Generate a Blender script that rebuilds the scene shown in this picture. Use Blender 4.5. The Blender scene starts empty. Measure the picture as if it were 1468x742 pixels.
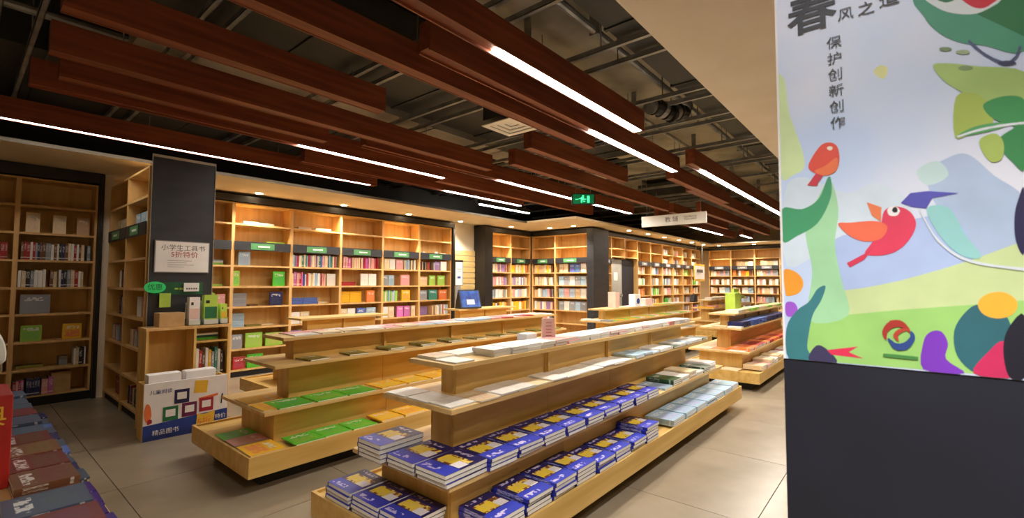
import bpy, bmesh, math, random
from mathutils import Vector, Matrix
random.seed(7)
SC = bpy.context.scene
COL = SC.collection

# ------------------------------------------------------------------ camera
def make_camera():
    yaw, pitch, roll, f = 0.6975, 0.04924, 0.00246, 672.9      # f in pixels of the 1468 px frame
    fw = Vector((math.cos(yaw)*math.cos(pitch), math.sin(yaw)*math.cos(pitch), math.sin(pitch)))
    r = Vector((math.sin(yaw), -math.cos(yaw), 0)); u = r.cross(fw)
    r2 = r*math.cos(roll) + u*math.sin(roll); u2 = r2.cross(fw)
    cd = bpy.data.cameras.new('camera'); cam = bpy.data.objects.new('camera', cd); COL.objects.link(cam)
    m = Matrix((( r2.x, u2.x, -fw.x, 0), (r2.y, u2.y, -fw.y, 0), (r2.z, u2.z, -fw.z, 1.35), (0, 0, 0, 1)))
    cam.matrix_world = m
    cd.sensor_width = 36; cd.lens = 36*f/1468; cd.clip_start = 0.05; cd.clip_end = 100
    cd.dof.use_dof = True; cd.dof.focus_distance = 4.5; cd.dof.aperture_fstop = 3.2
    SC.camera = cam
make_camera()

# ------------------------------------------------------------------ world, lights, exposure
w = bpy.data.worlds.new('world'); SC.world = w; w.use_nodes = True
w.node_tree.nodes['Background'].inputs[0].default_value = (0.9, 0.95, 1, 1)
w.node_tree.nodes['Background'].inputs[1].default_value = 0.02
SC.view_settings.view_transform = 'Standard'; SC.view_settings.look = 'None'
SC.view_settings.gamma = 1; SC.view_settings.exposure = EXPOSURE = 1.9
STRIP = 24.0      # radiance of the light strips
DOWN = 30.0       # watts of each downlight
def spot(x, y, z, watts, col=(1, .87, .70), ang=110, aim=(0, 0, -1)):
    l = bpy.data.lights.new('downlight_and_fill_lamp', 'SPOT'); l.energy = watts; l.color = col
    l.spot_size = math.radians(ang); l.spot_blend = .7; l.shadow_soft_size = .05
    o = bpy.data.objects.new('downlight_and_fill_lamp', l); COL.objects.link(o); o.location = (x, y, z)
    o.rotation_euler = Vector(aim).to_track_quat('-Z', 'Y').to_euler()
    return o

# ------------------------------------------------------------------ materials
def lin(c):
    c = [x/255 for x in c]
    return tuple((x/12.92 if x <= .04045 else ((x+.055)/1.055)**2.4) for x in c) + (1,)
MATS = {}
def base_mat(name, col, rough=.5, metal=0, spec=.5):
    m = bpy.data.materials.new(name); m.use_nodes = True; b = m.node_tree.nodes['Principled BSDF']
    b.inputs['Base Color'].default_value = lin(col); b.inputs['Roughness'].default_value = rough
    b.inputs['Metallic'].default_value = metal; b.inputs['Specular IOR Level'].default_value = spec
    MATS[name] = m
    return m, m.node_tree, b
def N(t, k, **kw):
    n = t.nodes.new(k)
    for a, v in kw.items(): setattr(n, a, v)
    return n
def noisy(name, col, col2, scale=(6, 6, 6), rough=.5, metal=0, spec=.5, bump=0, detail=3, lo=.35, hi=.65):
    m, t, b = base_mat(name, col, rough, metal, spec)
    tc = N(t, 'ShaderNodeTexCoord'); mp = N(t, 'ShaderNodeMapping'); mp.inputs['Scale'].default_value = scale
    nz = N(t, 'ShaderNodeTexNoise'); nz.inputs['Scale'].default_value = 1; nz.inputs['Detail'].default_value = detail
    rp = N(t, 'ShaderNodeValToRGB')
    rp.color_ramp.elements[0].position = lo; rp.color_ramp.elements[1].position = hi
    rp.color_ramp.elements[0].color = lin(col); rp.color_ramp.elements[1].color = lin(col2)
    t.links.new(tc.outputs['Object'], mp.inputs[0]); t.links.new(mp.outputs[0], nz.inputs[0])
    t.links.new(nz.outputs[0], rp.inputs[0]); t.links.new(rp.outputs[0], b.inputs['Base Color'])
    if bump:
        bp = N(t, 'ShaderNodeBump'); bp.inputs['Strength'].default_value = bump; bp.inputs['Distance'].default_value = .01
        t.links.new(nz.outputs[0], bp.inputs['Height']); t.links.new(bp.outputs[0], b.inputs['Normal'])
    return m
noisy('maple', (224, 188, 114), (206, 164, 86), (1.2, 14, 14), .42, spec=.4)
noisy('maple_upright', (226, 190, 118), (208, 166, 90), (14, 14, 1.2), .42, spec=.4)
noisy('maple_pale', (230, 198, 138), (216, 178, 114), (1.2, 14, 14), .4, spec=.4)
noisy('case_wood', (226, 188, 124), (210, 166, 98), (14, 14, 1.2), .45, spec=.35)
noisy('case_edge', (232, 192, 132), (216, 170, 108), (10, 10, 2), .4, spec=.4)
noisy('redwood', (136, 72, 44), (108, 52, 30), (1.5, 22, 22), .45, spec=.35)
noisy('black_laminate', (52, 54, 60), (42, 44, 50), (3, 3, 9), .42)
noisy('black_metal', (34, 30, 28), (26, 23, 22), (4, 4, 4), .5)
noisy('plinth_black', (22, 20, 19), (16, 15, 14), (4, 4, 4), .6)
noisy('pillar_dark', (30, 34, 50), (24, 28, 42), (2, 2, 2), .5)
noisy('plaster', (226, 208, 178), (220, 200, 168), (3, 3, 3), .85, spec=.2)
noisy('plaster_white', (224, 216, 200), (216, 206, 188), (3, 3, 3), .85, spec=.2)
noisy('bulkhead', (240, 228, 206), (234, 220, 196), (3, 3, 3), .85, spec=.2)
noisy('slab', (178, 170, 152), (120, 117, 107), (1.3, 1.3, 1.3), .9, spec=.1, bump=.3)
noisy('duct_dark', (50, 51, 49), (38, 39, 38), (1.2, 5, 5), .6)
noisy('duct_pale', (176, 168, 152), (150, 142, 126), (1.2, 5, 5), .55)
noisy('galvanised', (168, 168, 164), (130, 132, 130), (6, 6, 6), .4, metal=.5)
noisy('tile', (156, 143, 123), (138, 125, 106), (1.7, 1.7, 1.7), .27, spec=.5, detail=5)
noisy('grout', (96, 86, 74), (84, 75, 64), (9, 9, 9), .8)
noisy('white_plastic', (232, 232, 228), (224, 224, 220), (5, 5, 5), .4)
noisy('grey_plastic', (150, 150, 150), (136, 136, 138), (5, 5, 5), .45)
noisy('door_grey', (176, 176, 172), (164, 164, 160), (3, 3, 3), .5)
noisy('slatwall', (226, 200, 136), (212, 182, 118), (2, 14, 14), .5)
noisy('paper_white', (246, 243, 242), (238, 235, 236), (8, 8, 8), .6)
noisy('paper_pink', (238, 206, 196), (228, 192, 184), (8, 8, 8), .6)
noisy('green_dark', (22, 96, 60), (18, 84, 52), (8, 8, 8), .4)
noisy('green_bright', (60, 240, 140), (50, 226, 128), (8, 8, 8), .4)
noisy('lime', (196, 230, 96), (176, 214, 84), (8, 8, 8), .4)
noisy('label_green', (92, 156, 102), (80, 140, 90), (9, 9, 9), .4)
noisy('edge_grey', (96, 88, 76), (88, 80, 70), (5, 5, 5), .8)
noisy('blue_panel', (22, 52, 130), (48, 104, 200), (9, 9, 9), .3)
noisy('red_board', (186, 34, 28), (168, 26, 22), (3, 3, 3), .45)
noisy('yellow_print', (240, 196, 60), (232, 184, 50), (8, 8, 8), .5)
noisy('ink_black', (30, 32, 42), (24, 26, 36), (8, 8, 8), .5)
noisy('ink_grey', (96, 94, 90), (88, 86, 84), (8, 8, 8), .5)
noisy('ink_red', (176, 40, 50), (166, 34, 44), (8, 8, 8), .5)
noisy('blue_print', (38, 66, 150), (30, 54, 130), (8, 8, 8), .5)
noisy('navy_print', (40, 34, 90), (34, 28, 76), (8, 8, 8), .5)
noisy('plum_print', (112, 30, 84), (98, 24, 72), (8, 8, 8), .5)
noisy('crimson_print', (178, 36, 60), (160, 30, 52), (8, 8, 8), .5)
noisy('green_print', (36, 120, 76), (30, 104, 64), (8, 8, 8), .5)
noisy('orange_print', (240, 130, 70), (230, 116, 60), (8, 8, 8), .5)
noisy('kraft', (206, 170, 120), (190, 152, 100), (8, 8, 8), .7)
noisy('poster_paper', (192, 214, 250), (224, 230, 248), (1.5, 1.5, 1.5), .5, lo=.4, hi=.6)
noisy('clear_acrylic', (214, 222, 220), (206, 214, 212), (4, 4, 4), .15)

def emitter(name, col, s):
    m, t, b = base_mat(name, col, .5)
    b.inputs['Emission Color'].default_value = lin(col); b.inputs['Emission Strength'].default_value = s
emitter('strip_light', (255, 246, 232), STRIP)
emitter('strip_light_soft', (255, 246, 232), STRIP*.45)
emitter('downlight_glow', (255, 226, 180), 14)
emitter('exit_green', (6, 90, 50), .25)
emitter('exit_white', (70, 240, 150), .5)

def flat(c, rough=.55):
    n = 'ink_%d_%d_%d' % tuple(c)
    if n not in MATS: noisy(n, c, tuple(max(0, int(x*.94)) for x in c), (7, 7, 7), rough)
    return n

# book covers: colour from the object, printed title block / picture from the UV map
def cover_mat(name, workbook=False, attr=False):
    m, t, b = base_mat(name, (200, 200, 200), .35)
    L = t.links.new
    uv = N(t, 'ShaderNodeUVMap'); uv.uv_map = 'uv'
    sp = N(t, 'ShaderNodeSeparateXYZ'); L(uv.outputs[0], sp.inputs[0])
    oi = N(t, 'ShaderNodeObjectInfo')
    if attr:
        at = N(t, 'ShaderNodeVertexColor'); at.layer_name = 'tint'; colour = at.outputs['Color']
        gz = N(t, 'ShaderNodeTexNoise'); gz.inputs['Scale'].default_value = 3
        gt = N(t, 'ShaderNodeTexCoord'); L(gt.outputs['Object'], gz.inputs[0]); rnd = gz.outputs[0]
    else: colour = oi.outputs['Color']; rnd = oi.outputs['Random']
    def mth(op, a, bb, c=None):
        n = N(t, 'ShaderNodeMath', operation=op)
        for i, v in enumerate((a, bb) if c is None else (a, bb, c)):
            if isinstance(v, (int, float)): n.inputs[i].default_value = v
            else: L(v, n.inputs[i])
        return n.outputs[0]
    def rect(x0, x1, y0, y1):
        a = mth('MULTIPLY', mth('GREATER_THAN', sp.outputs[0], x0), mth('LESS_THAN', sp.outputs[0], x1))
        c = mth('MULTIPLY', mth('GREATER_THAN', sp.outputs[1], y0), mth('LESS_THAN', sp.outputs[1], y1))
        return mth('MULTIPLY', a, c)
    def mix(f, a, bb):
        n = N(t, 'ShaderNodeMix', data_type='RGBA'); L(f, n.inputs[0])
        for i, v in ((6, a), (7, bb)):
            if isinstance(v, tuple): n.inputs[i].default_value = v
            else: L(v, n.inputs[i])
        return n.outputs[2]
    nz = N(t, 'ShaderNodeTexNoise'); nz.inputs['Scale'].default_value = 9; nz.inputs['Detail'].default_value = 3
    add = N(t, 'ShaderNodeVectorMath', operation='ADD'); L(uv.outputs[0], add.inputs[0]); L(rnd, add.inputs[1]); L(add.outputs[0], nz.inputs[0])
    blot = mth('GREATER_THAN', nz.outputs[0], .5)
    if workbook:
        c = mix(rect(-.1, 1.1, -.1, .34), lin((26, 26, 92)), lin((52, 66, 190)))
        c = mix(mth('MULTIPLY', rect(.08, .6, .08, .2), blot), c, lin((208, 200, 240)))
        c = mix(rect(.12, .88, .36, .74), c, lin((240, 208, 100)))
        c = mix(mth('MULTIPLY', rect(.12, .88, .36, .74), blot), c, lin((120, 70, 50)))
        c = mix(rect(.62, .92, .36, .6), c, lin((236, 230, 236)))
        c = mix(mth('MULTIPLY', rect(.12, .62, .42, .68), mth('GREATER_THAN', nz.outputs[0], .46)), c, lin((246, 214, 60)))
        c = mix(mth('MULTIPLY', rect(.1, .7, .84, .93), blot), c, lin((190, 180, 220)))
        c = mix(mth('GREATER_THAN', sp.outputs[0], 1.5), c, lin((48, 56, 176)))
        c = mix(mth('MULTIPLY', rect(2, 3, .15, .85), blot), c, lin((190, 190, 235)))
    else:
        white = (.86, .86, .84, 1)
        hs = N(t, 'ShaderNodeHueSaturation'); hs.inputs['Saturation'].default_value = .9
        L(mth('MULTIPLY_ADD', rnd, .12, .44), hs.inputs['Hue']); hs.inputs['Value'].default_value = .95; L(colour, hs.inputs['Color'])
        c = mix(mth('MULTIPLY', rect(.12, .88, .14, .58), mth('LESS_THAN', nz.outputs[0], .55)), colour, hs.outputs[0])
        pale = mix(mth('GREATER_THAN', rnd, -1), colour, white)
        n2 = N(t, 'ShaderNodeMix', data_type='RGBA'); n2.inputs[0].default_value = .7; L(c, n2.inputs[6]); n2.inputs[7].default_value = white
        c = mix(mth('MULTIPLY', rect(.14, .86, .66, .86), blot), c, n2.outputs[2])
        n3 = N(t, 'ShaderNodeMix', data_type='RGBA'); n3.inputs[0].default_value = .6; L(colour, n3.inputs[6]); n3.inputs[7].default_value = white
        c = mix(mth('MULTIPLY', rect(2.15, 2.85, .5, .88), blot), c, n3.outputs[2])
        c = mix(rect(2.0, 3.0, .1, .16), c, n3.outputs[2])
    L(c, b.inputs['Base Color'])
cover_mat('cover_print'); cover_mat('workbook_print', workbook=True); cover_mat('cover_print_joined', attr=True)
noisy('pages', (248, 247, 242), (232, 230, 224), (1, 1, 60), .8, spec=.1)

# ------------------------------------------------------------------ mesh helpers
class MB:
    def __init__(s): s.v = []; s.f = []; s.m = []; s.uv = []; s.tint = []; s.mats = []; s.cur = 0; s.t = None
    def mat(s, name):
        if name not in s.mats: s.mats.append(name)
        s.cur = s.mats.index(name); return s
    def face(s, pts, uv=None):
        i = len(s.v); s.v += [tuple(p) for p in pts]; s.f.append(tuple(range(i, i+len(pts)))); s.m.append(s.cur)
        s.uv.append(uv or [(-1, -1)]*len(pts)); s.tint.append(s.t or (1, 1, 1, 1))
    def box(s, x0, x1, y0, y1, z0, z1, skip='', top_uv=None, left_uv=None, xf=None):
        P = lambda *a: a
        q = {'b': [P(x0,y0,z0),P(x0,y1,z0),P(x1,y1,z0),P(x1,y0,z0)], 't': [P(x0,y0,z1),P(x1,y0,z1),P(x1,y1,z1),P(x0,y1,z1)],
             'f': [P(x0,y0,z0),P(x1,y0,z0),P(x1,y0,z1),P(x0,y0,z1)], 'k': [P(x0,y1,z0),P(x0,y1,z1),P(x1,y1,z1),P(x1,y1,z0)],
             'l': [P(x0,y0,z0),P(x0,y0,z1),P(x0,y1,z1),P(x0,y1,z0)], 'r': [P(x1,y0,z0),P(x1,y1,z0),P(x1,y1,z1),P(x1,y0,z1)]}
        for k, pts in q.items():
            if k in skip: continue
            if xf: pts = [tuple(xf @ Vector(p)) for p in pts]
            uv = top_uv if k == 't' and top_uv else (left_uv if k == 'l' and left_uv else None)
            s.face(pts, uv)
        return s
    def prism(s, poly, z0, z1, ax='z'):            # poly of (a, b); extruded along ax
        def P(a, b, c): return {'z': (a, b, c), 'x': (c, a, b), 'y': (a, c, b)}[ax]
        n = len(poly)
        s.face([P(a, b, z1) for a, b in poly]); s.face([P(a, b, z0) for a, b in reversed(poly)])
        for i in range(n):
            (a, b), (c, d) = poly[i], poly[(i+1) % n]
            s.face([P(a, b, z0), P(c, d, z0), P(c, d, z1), P(a, b, z1)])
        return s
    def cyl(s, p0, p1, r0, r1=None, n=10):
        r1 = r0 if r1 is None else r1
        p0 = Vector(p0); p1 = Vector(p1); d = (p1-p0).normalized()
        a = d.orthogonal().normalized(); b = d.cross(a)
        A = [p0+(a*math.cos(2*math.pi*i/n)+b*math.sin(2*math.pi*i/n))*r0 for i in range(n)]
        B = [p1+(a*math.cos(2*math.pi*i/n)+b*math.sin(2*math.pi*i/n))*r1 for i in range(n)]
        for i in range(n): s.face([A[i], A[(i+1) % n], B[(i+1) % n], B[i]])
        s.face(A[::-1]); s.face(B); return s
    def mesh(s, name):
        me = bpy.data.meshes.new(name); me.from_pydata(s.v, [], s.f)
        for m in s.mats: me.materials.append(MATS[m])
        me.polygons.foreach_set('material_index', s.m)
        ul = me.uv_layers.new(name='uv'); fl = [c for u in s.uv for p in u for c in p]; ul.data.foreach_set('uv', fl)
        if s.t is not None:
            ca = me.color_attributes.new('tint', 'FLOAT_COLOR', 'CORNER')
            ca.data.foreach_set('color', [c for f, tn in zip(s.f, s.tint) for _ in f for c in tn])
        bm = bmesh.new(); bm.from_mesh(me)
        if s.t is None and len(s.v) < 4000: bmesh.ops.remove_doubles(bm, verts=bm.verts, dist=1e-5)
        bmesh.ops.recalc_face_normals(bm, faces=bm.faces); bm.to_mesh(me); bm.free(); me.update()
        return me
    def build(s, name, parent=None, loc=(0, 0, 0), rz=0, bevel=0):
        o = bpy.data.objects.new(name, s.mesh(name)); COL.objects.link(o); o.location = loc; o.rotation_euler = (0, 0, rz)
        if parent: o.parent = parent
        if bevel:
            md = o.modifiers.new('bevel', 'BEVEL'); md.width = bevel; md.segments = 2; md.limit_method = 'ANGLE'
        return o
def B(mat, *a, **k): return MB().mat(mat).box(*a, **k)
def tag(o, label=None, cat=None, group=None, kind=None):
    for k, v in (('label', label), ('category', cat), ('group', group), ('kind', kind)):
        if v: o[k] = v
    return o
def thing(name, label, cat, loc=(0, 0, 0), rz=0, group=None):
    o = bpy.data.objects.new(name, None); COL.objects.link(o); o.location = loc; o.rotation_euler = (0, 0, rz)
    o.empty_display_size = .1
    return tag(o, label, cat, group)
def dup(o, parent=None):
    c = o.copy(); COL.objects.link(c)
    if parent: c.parent = parent
    for ch in list(o.children): dup(ch, c)
    return c
def text(body, size, mat, name, parent, loc, axis='x', ext=.0008, spacing=1, off=0):
    """raised lettering as a mesh; axis 'x' reads along +x facing -y, '-y' reads along -y facing -x"""
    cu = bpy.data.curves.new('t', 'FONT'); cu.body = body; cu.size = size; cu.extrude = ext; cu.align_x = 'CENTER'; cu.align_y = 'CENTER'
    cu.space_character = spacing; cu.offset = off; cu.space_line = .95; cu.resolution_u = 2
    to = bpy.data.objects.new('t', cu); COL.objects.link(to)
    me = bpy.data.meshes.new_from_object(to.evaluated_get(bpy.context.evaluated_depsgraph_get()))
    bpy.data.objects.remove(to); bpy.data.curves.remove(cu)
    me.materials.clear(); me.materials.append(MATS[mat]); me.name = name
    o = bpy.data.objects.new(name, me); COL.objects.link(o)
    o.rotation_euler = {'x': (math.pi/2, 0, 0), '-y': (math.pi/2, 0, -math.pi/2)}[axis]
    o.location = loc
    if parent: o.parent = parent
    return o
def smooth(pts, n=4):
    out = []; m = len(pts)
    for i in range(m):
        p = [Vector(pts[(i+k-1) % m]) for k in range(4)]
        for j in range(n):
            t = j/n
            v = .5*((2*p[1])+(-p[0]+p[2])*t+(2*p[0]-5*p[1]+4*p[2]-p[3])*t*t+(-p[0]+3*p[1]-3*p[2]+p[3])*t**3)
            out.append((v.x, v.y))
    return out
ORD = ['first', 'second', 'third', 'fourth', 'fifth', 'sixth', 'seventh', 'eighth', 'ninth', 'tenth', 'eleventh', 'twelfth',
       'thirteenth', 'fourteenth', 'fifteenth', 'sixteenth', 'seventeenth', 'eighteenth', 'nineteenth', 'twentieth', 'twenty-first', 'twenty-second', 'twenty-third', 'twenty-fourth', 'twenty-fifth', 'twenty-sixth', 'twenty-seventh'] + ['later']*60
PI = math.pi
ART = [
 ((212,236,178),1,[(0.286,1.963),(0.263,1.961),(0.254,1.864),(0.223,1.742),(0.219,1.689),(0.243,1.672),(0.283,1.68)]),
 ((178,200,246),1,[(0.158,1.459),(0.081,1.494),(-0.048,1.521),(-0.138,1.537),(-0.217,1.545),(-0.214,1.441),(-0.134,1.407),(0.012,1.353),(0.141,1.321)]),
 ((178,200,236),1,[(-0.049,1.629),(-0.092,1.665),(-0.128,1.666),(-0.17,1.608),(-0.217,1.547),(-0.214,1.441),(-0.134,1.407),(-0.118,1.48),(-0.069,1.537)]),
 ((204,224,166),0,[(0.182,1.321),(0.086,1.337),(0.012,1.356),(-0.07,1.385),(-0.134,1.411),(-0.214,1.449),(-0.203,1.133),(0.27,1.122),(0.266,1.216)]),
 ((160,214,122),0,[(0.253,1.238),(0.15,1.259),(0.014,1.28),(-0.13,1.299),(-0.209,1.311),(-0.203,1.133),(0.268,1.122)]),
 ((166,222,176),1,[(0.205,1.563),(0.188,1.592),(0.157,1.643),(0.139,1.557),(0.15,1.459),(0.138,1.36),(0.125,1.26),(0.218,1.243),(0.206,1.381),(0.22,1.493)]),
 ((66,160,112),1,[(0.28,1.571),(0.227,1.566),(0.185,1.592),(0.163,1.648),(0.154,1.644),(0.157,1.589),(0.19,1.521),(0.241,1.488),(0.28,1.474)]),
 ((250,166,52),1,[(0.278,1.386),(0.256,1.387),(0.235,1.369),(0.229,1.344),(0.242,1.32),(0.269,1.311),(0.276,1.323)]),
 ((166,92,222),1,[(0.275,1.29),(0.255,1.293),(0.245,1.275),(0.252,1.254),(0.274,1.253)]),
 ((58,128,140),1,[(0.271,1.126),(0.275,1.216),(0.248,1.268),(0.216,1.296),(0.195,1.332),(0.175,1.341),(0.186,1.301),(0.207,1.26),(0.218,1.209),(0.223,1.159),(0.207,1.127)]),
 ((62,58,98),1,[(0.22,1.127),(0.202,1.171),(0.176,1.163),(0.154,1.128)]),
 ((226,50,92),0,[(0.176,1.161),(0.105,1.177),(0.126,1.16),(0.094,1.146),(0.166,1.149)]),
 ((126,56,200),1,[(-0.03,1.2),(-0.044,1.227),(-0.065,1.229),(-0.076,1.2),(-0.071,1.162),(-0.103,1.131),(-0.028,1.131)]),
 ((44,104,120),1,[(-0.088,1.232),(-0.11,1.28),(-0.136,1.299),(-0.176,1.277),(-0.186,1.229),(-0.173,1.134),(-0.125,1.132),(-0.092,1.171)]),
 ((206,44,100),1,[(-0.119,1.133),(-0.148,1.19),(-0.172,1.215),(-0.191,1.184),(-0.192,1.134)]),
 ((246,186,60),1,[(-0.198,1.299),(-0.195,1.288),(-0.188,1.277),(-0.177,1.27),(-0.165,1.267),(-0.152,1.269),(-0.142,1.275),(-0.135,1.285),(-0.132,1.297),(-0.135,1.31),(-0.143,1.32),(-0.154,1.327),(-0.167,1.33),(-0.179,1.328),(-0.189,1.321),(-0.196,1.311)]),
 ((32,26,78),1,[(-0.218,1.568),(-0.208,1.548),(-0.2,1.507),(-0.2,1.45),(-0.213,1.421)]),
 ((20,20,40),1,[(-0.208,1.276),(-0.181,1.245),(-0.171,1.195),(-0.178,1.133),(-0.203,1.133)]),
 ((150,212,216),1,[(-0.046,1.539),(-0.088,1.538),(-0.117,1.466),(-0.142,1.414),(-0.109,1.417),(-0.073,1.462)]),
 ((226,60,96),1,[(0.048,1.499),(0.038,1.543),(0.013,1.552),(-0.013,1.537),(-0.025,1.505),(-0.014,1.469),(0.012,1.437),(0.046,1.424),(0.083,1.429),(0.067,1.459)]),
 ((214,54,90),0,[(0.08,1.432),(0.061,1.451),(0.084,1.414),(0.117,1.393),(0.124,1.405)]),
 ((242,112,82),1,[(0.141,1.516),(0.112,1.517),(0.058,1.517),(0.033,1.5),(0.047,1.469),(0.082,1.463),(0.116,1.481)]),
 ((240,130,84),0,[(0.075,1.57),(0.044,1.553),(0.046,1.514),(0.065,1.533)]),
 ((84,84,188),0,[(0.004,1.56),(-0.016,1.584),(-0.05,1.585),(-0.107,1.573),(-0.058,1.566),(-0.046,1.541),(-0.019,1.547)]),
 ((245,245,250),1,[(0.006,1.538),(0.008,1.534),(0.01,1.53),(0.015,1.527),(0.02,1.527),(0.025,1.528),(0.029,1.531),(0.031,1.536),(0.032,1.541),(0.031,1.546),(0.028,1.55),(0.024,1.552),(0.019,1.553),(0.014,1.551),(0.01,1.548),(0.007,1.543)]),
 ((20,20,30),1,[(0.011,1.543),(0.011,1.54),(0.012,1.537),(0.014,1.536),(0.016,1.536),(0.019,1.536),(0.02,1.538),(0.022,1.541),(0.022,1.544),(0.021,1.546),(0.02,1.549),(0.018,1.55),(0.016,1.551),(0.014,1.55),(0.012,1.548),(0.011,1.545)]),
 ((228,78,60),1,[(0.208,1.687),(0.197,1.716),(0.174,1.747),(0.151,1.749),(0.136,1.732),(0.133,1.695),(0.143,1.665),(0.173,1.657),(0.193,1.668)]),
 ((240,120,70),1,[(0.193,1.673),(0.166,1.685),(0.139,1.704),(0.14,1.668),(0.167,1.656)]),
 ((206,50,72),0,[(0.19,1.666),(0.172,1.657),(0.184,1.639),(0.188,1.629),(0.212,1.634)]),
 ((245,235,220),1,[(0.148,1.732),(0.149,1.73),(0.15,1.728),(0.152,1.727),(0.155,1.727),(0.157,1.728),(0.159,1.73),(0.161,1.732),(0.161,1.734),(0.161,1.737),(0.159,1.738),(0.157,1.739),(0.154,1.739),(0.152,1.738),(0.15,1.737),(0.148,1.734)]),
 ((74,156,126),1,[(-0.048,2.102),(-0.057,2.04),(-0.083,1.989),(-0.12,1.951),(-0.163,1.929),(-0.229,1.894),(-0.242,2.024)]),
 ((40,118,72),0,[(-0.154,2.01),(-0.19,2.021),(-0.202,2.04),(-0.234,2.028),(-0.231,1.927),(-0.194,1.967)]),
 ((220,230,236),1,[(-0.063,2.096),(-0.085,2.051),(-0.123,2.022),(-0.163,2.013),(-0.196,2.043)]),
 ((206,36,60),1,[(-0.126,2.071),(-0.14,2.039),(-0.16,2.022),(-0.178,2.025),(-0.193,2.044)]),
 ((44,120,80),1,[(-0.116,2.066),(-0.115,2.062),(-0.111,2.06),(-0.106,2.06),(-0.099,2.061),(-0.093,2.065),(-0.088,2.069),(-0.084,2.074),(-0.083,2.079),(-0.084,2.083),(-0.088,2.085),(-0.094,2.085),(-0.1,2.083),(-0.107,2.08),(-0.112,2.075),(-0.115,2.07)]),
 ((168,200,116),1,[(-0.07,1.907),(-0.1,1.903),(-0.149,1.881),(-0.228,1.844),(-0.225,1.768),(-0.17,1.782),(-0.123,1.822),(-0.088,1.863)]),
 ((172,196,88),1,[(-0.11,1.814),(-0.147,1.812),(-0.17,1.772),(-0.17,1.73),(-0.138,1.72),(-0.105,1.714)]),
 ((58,150,86),1,[(-0.158,1.785),(-0.194,1.795),(-0.225,1.778),(-0.223,1.716),(-0.187,1.733),(-0.165,1.756)]),
 ((84,166,102),1,[(-0.108,1.714),(-0.138,1.732),(-0.183,1.734),(-0.192,1.722),(-0.15,1.714)]),
 ((50,140,80),1,[(-0.181,1.694),(-0.203,1.713),(-0.223,1.719),(-0.22,1.614),(-0.2,1.637),(-0.185,1.666)]),
 ((170,196,98),1,[(-0.149,1.7),(-0.174,1.709),(-0.188,1.684),(-0.184,1.646),(-0.165,1.642),(-0.15,1.674)]),
 ((226,236,246),0,[(-0.11,1.711),(-0.114,1.712),(-0.121,1.714),(-0.128,1.716),(-0.137,1.718),(-0.144,1.719),(-0.152,1.72),(-0.161,1.721),(-0.169,1.722),(-0.178,1.722),(-0.186,1.722),(-0.194,1.722),(-0.203,1.722),(-0.212,1.722),(-0.219,1.721),(-0.224,1.721),(-0.223,1.726),(-0.218,1.727),(-0.211,1.727),(-0.203,1.728),(-0.194,1.728),(-0.186,1.728),(-0.178,1.728),(-0.169,1.727),(-0.16,1.727),(-0.152,1.726),(-0.144,1.725),(-0.136,1.723),(-0.127,1.721),(-0.12,1.719),(-0.113,1.717),(-0.108,1.716)]),
 ((216,228,240),0,[(-0.031,1.539),(-0.035,1.527),(-0.041,1.51),(-0.048,1.491),(-0.056,1.471),(-0.064,1.455),(-0.074,1.442),(-0.083,1.43),(-0.094,1.419),(-0.106,1.409),(-0.121,1.401),(-0.139,1.394),(-0.16,1.389),(-0.181,1.385),(-0.199,1.381),(-0.211,1.379),(-0.212,1.386),(-0.2,1.388),(-0.182,1.391),(-0.161,1.395),(-0.14,1.401),(-0.122,1.407),(-0.109,1.415),(-0.097,1.424),(-0.086,1.435),(-0.077,1.446),(-0.068,1.459),(-0.059,1.474),(-0.051,1.493),(-0.044,1.512),(-0.038,1.529),(-0.034,1.541)]),
 ((78,88,130),0,[(-0.135,1.947),(-0.139,1.94),(-0.144,1.931),(-0.15,1.921),(-0.157,1.911),(-0.163,1.902),(-0.17,1.894),(-0.177,1.886),(-0.184,1.879),(-0.19,1.874),(-0.196,1.87),(-0.202,1.869),(-0.206,1.87),(-0.21,1.872),(-0.213,1.876),(-0.216,1.879),(-0.219,1.884),(-0.221,1.89),(-0.222,1.896),(-0.224,1.901),(-0.225,1.905),(-0.221,1.908),(-0.22,1.904),(-0.219,1.899),(-0.217,1.894),(-0.215,1.888),(-0.213,1.885),(-0.21,1.882),(-0.207,1.879),(-0.204,1.877),(-0.201,1.877),(-0.197,1.878),(-0.192,1.881),(-0.186,1.886),(-0.179,1.892),(-0.172,1.9),(-0.166,1.907),(-0.16,1.915),(-0.154,1.925),(-0.147,1.936),(-0.142,1.944),(-0.138,1.951)]),
 ((50,58,96),1,[(-0.215,1.868),(-0.214,1.866),(-0.211,1.866),(-0.206,1.866),(-0.2,1.867),(-0.194,1.869),(-0.19,1.872),(-0.186,1.875),(-0.185,1.877),(-0.186,1.879),(-0.19,1.88),(-0.195,1.88),(-0.2,1.879),(-0.206,1.877),(-0.211,1.874),(-0.214,1.871)]),
 ((120,150,110),1,[(-0.106,1.937),(-0.105,1.936),(-0.102,1.935),(-0.099,1.935),(-0.094,1.936),(-0.09,1.938),(-0.086,1.94),(-0.084,1.942),(-0.083,1.945),(-0.084,1.947),(-0.086,1.948),(-0.09,1.948),(-0.095,1.946),(-0.099,1.945),(-0.103,1.942),(-0.105,1.94)]),
 ((130,156,110),1,[(-0.143,1.878),(-0.142,1.876),(-0.139,1.875),(-0.135,1.875),(-0.129,1.876),(-0.124,1.878),(-0.12,1.88),(-0.117,1.883),(-0.116,1.886),(-0.117,1.888),(-0.12,1.889),(-0.125,1.889),(-0.13,1.888),(-0.135,1.886),(-0.139,1.883),(-0.142,1.88)]),
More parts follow.
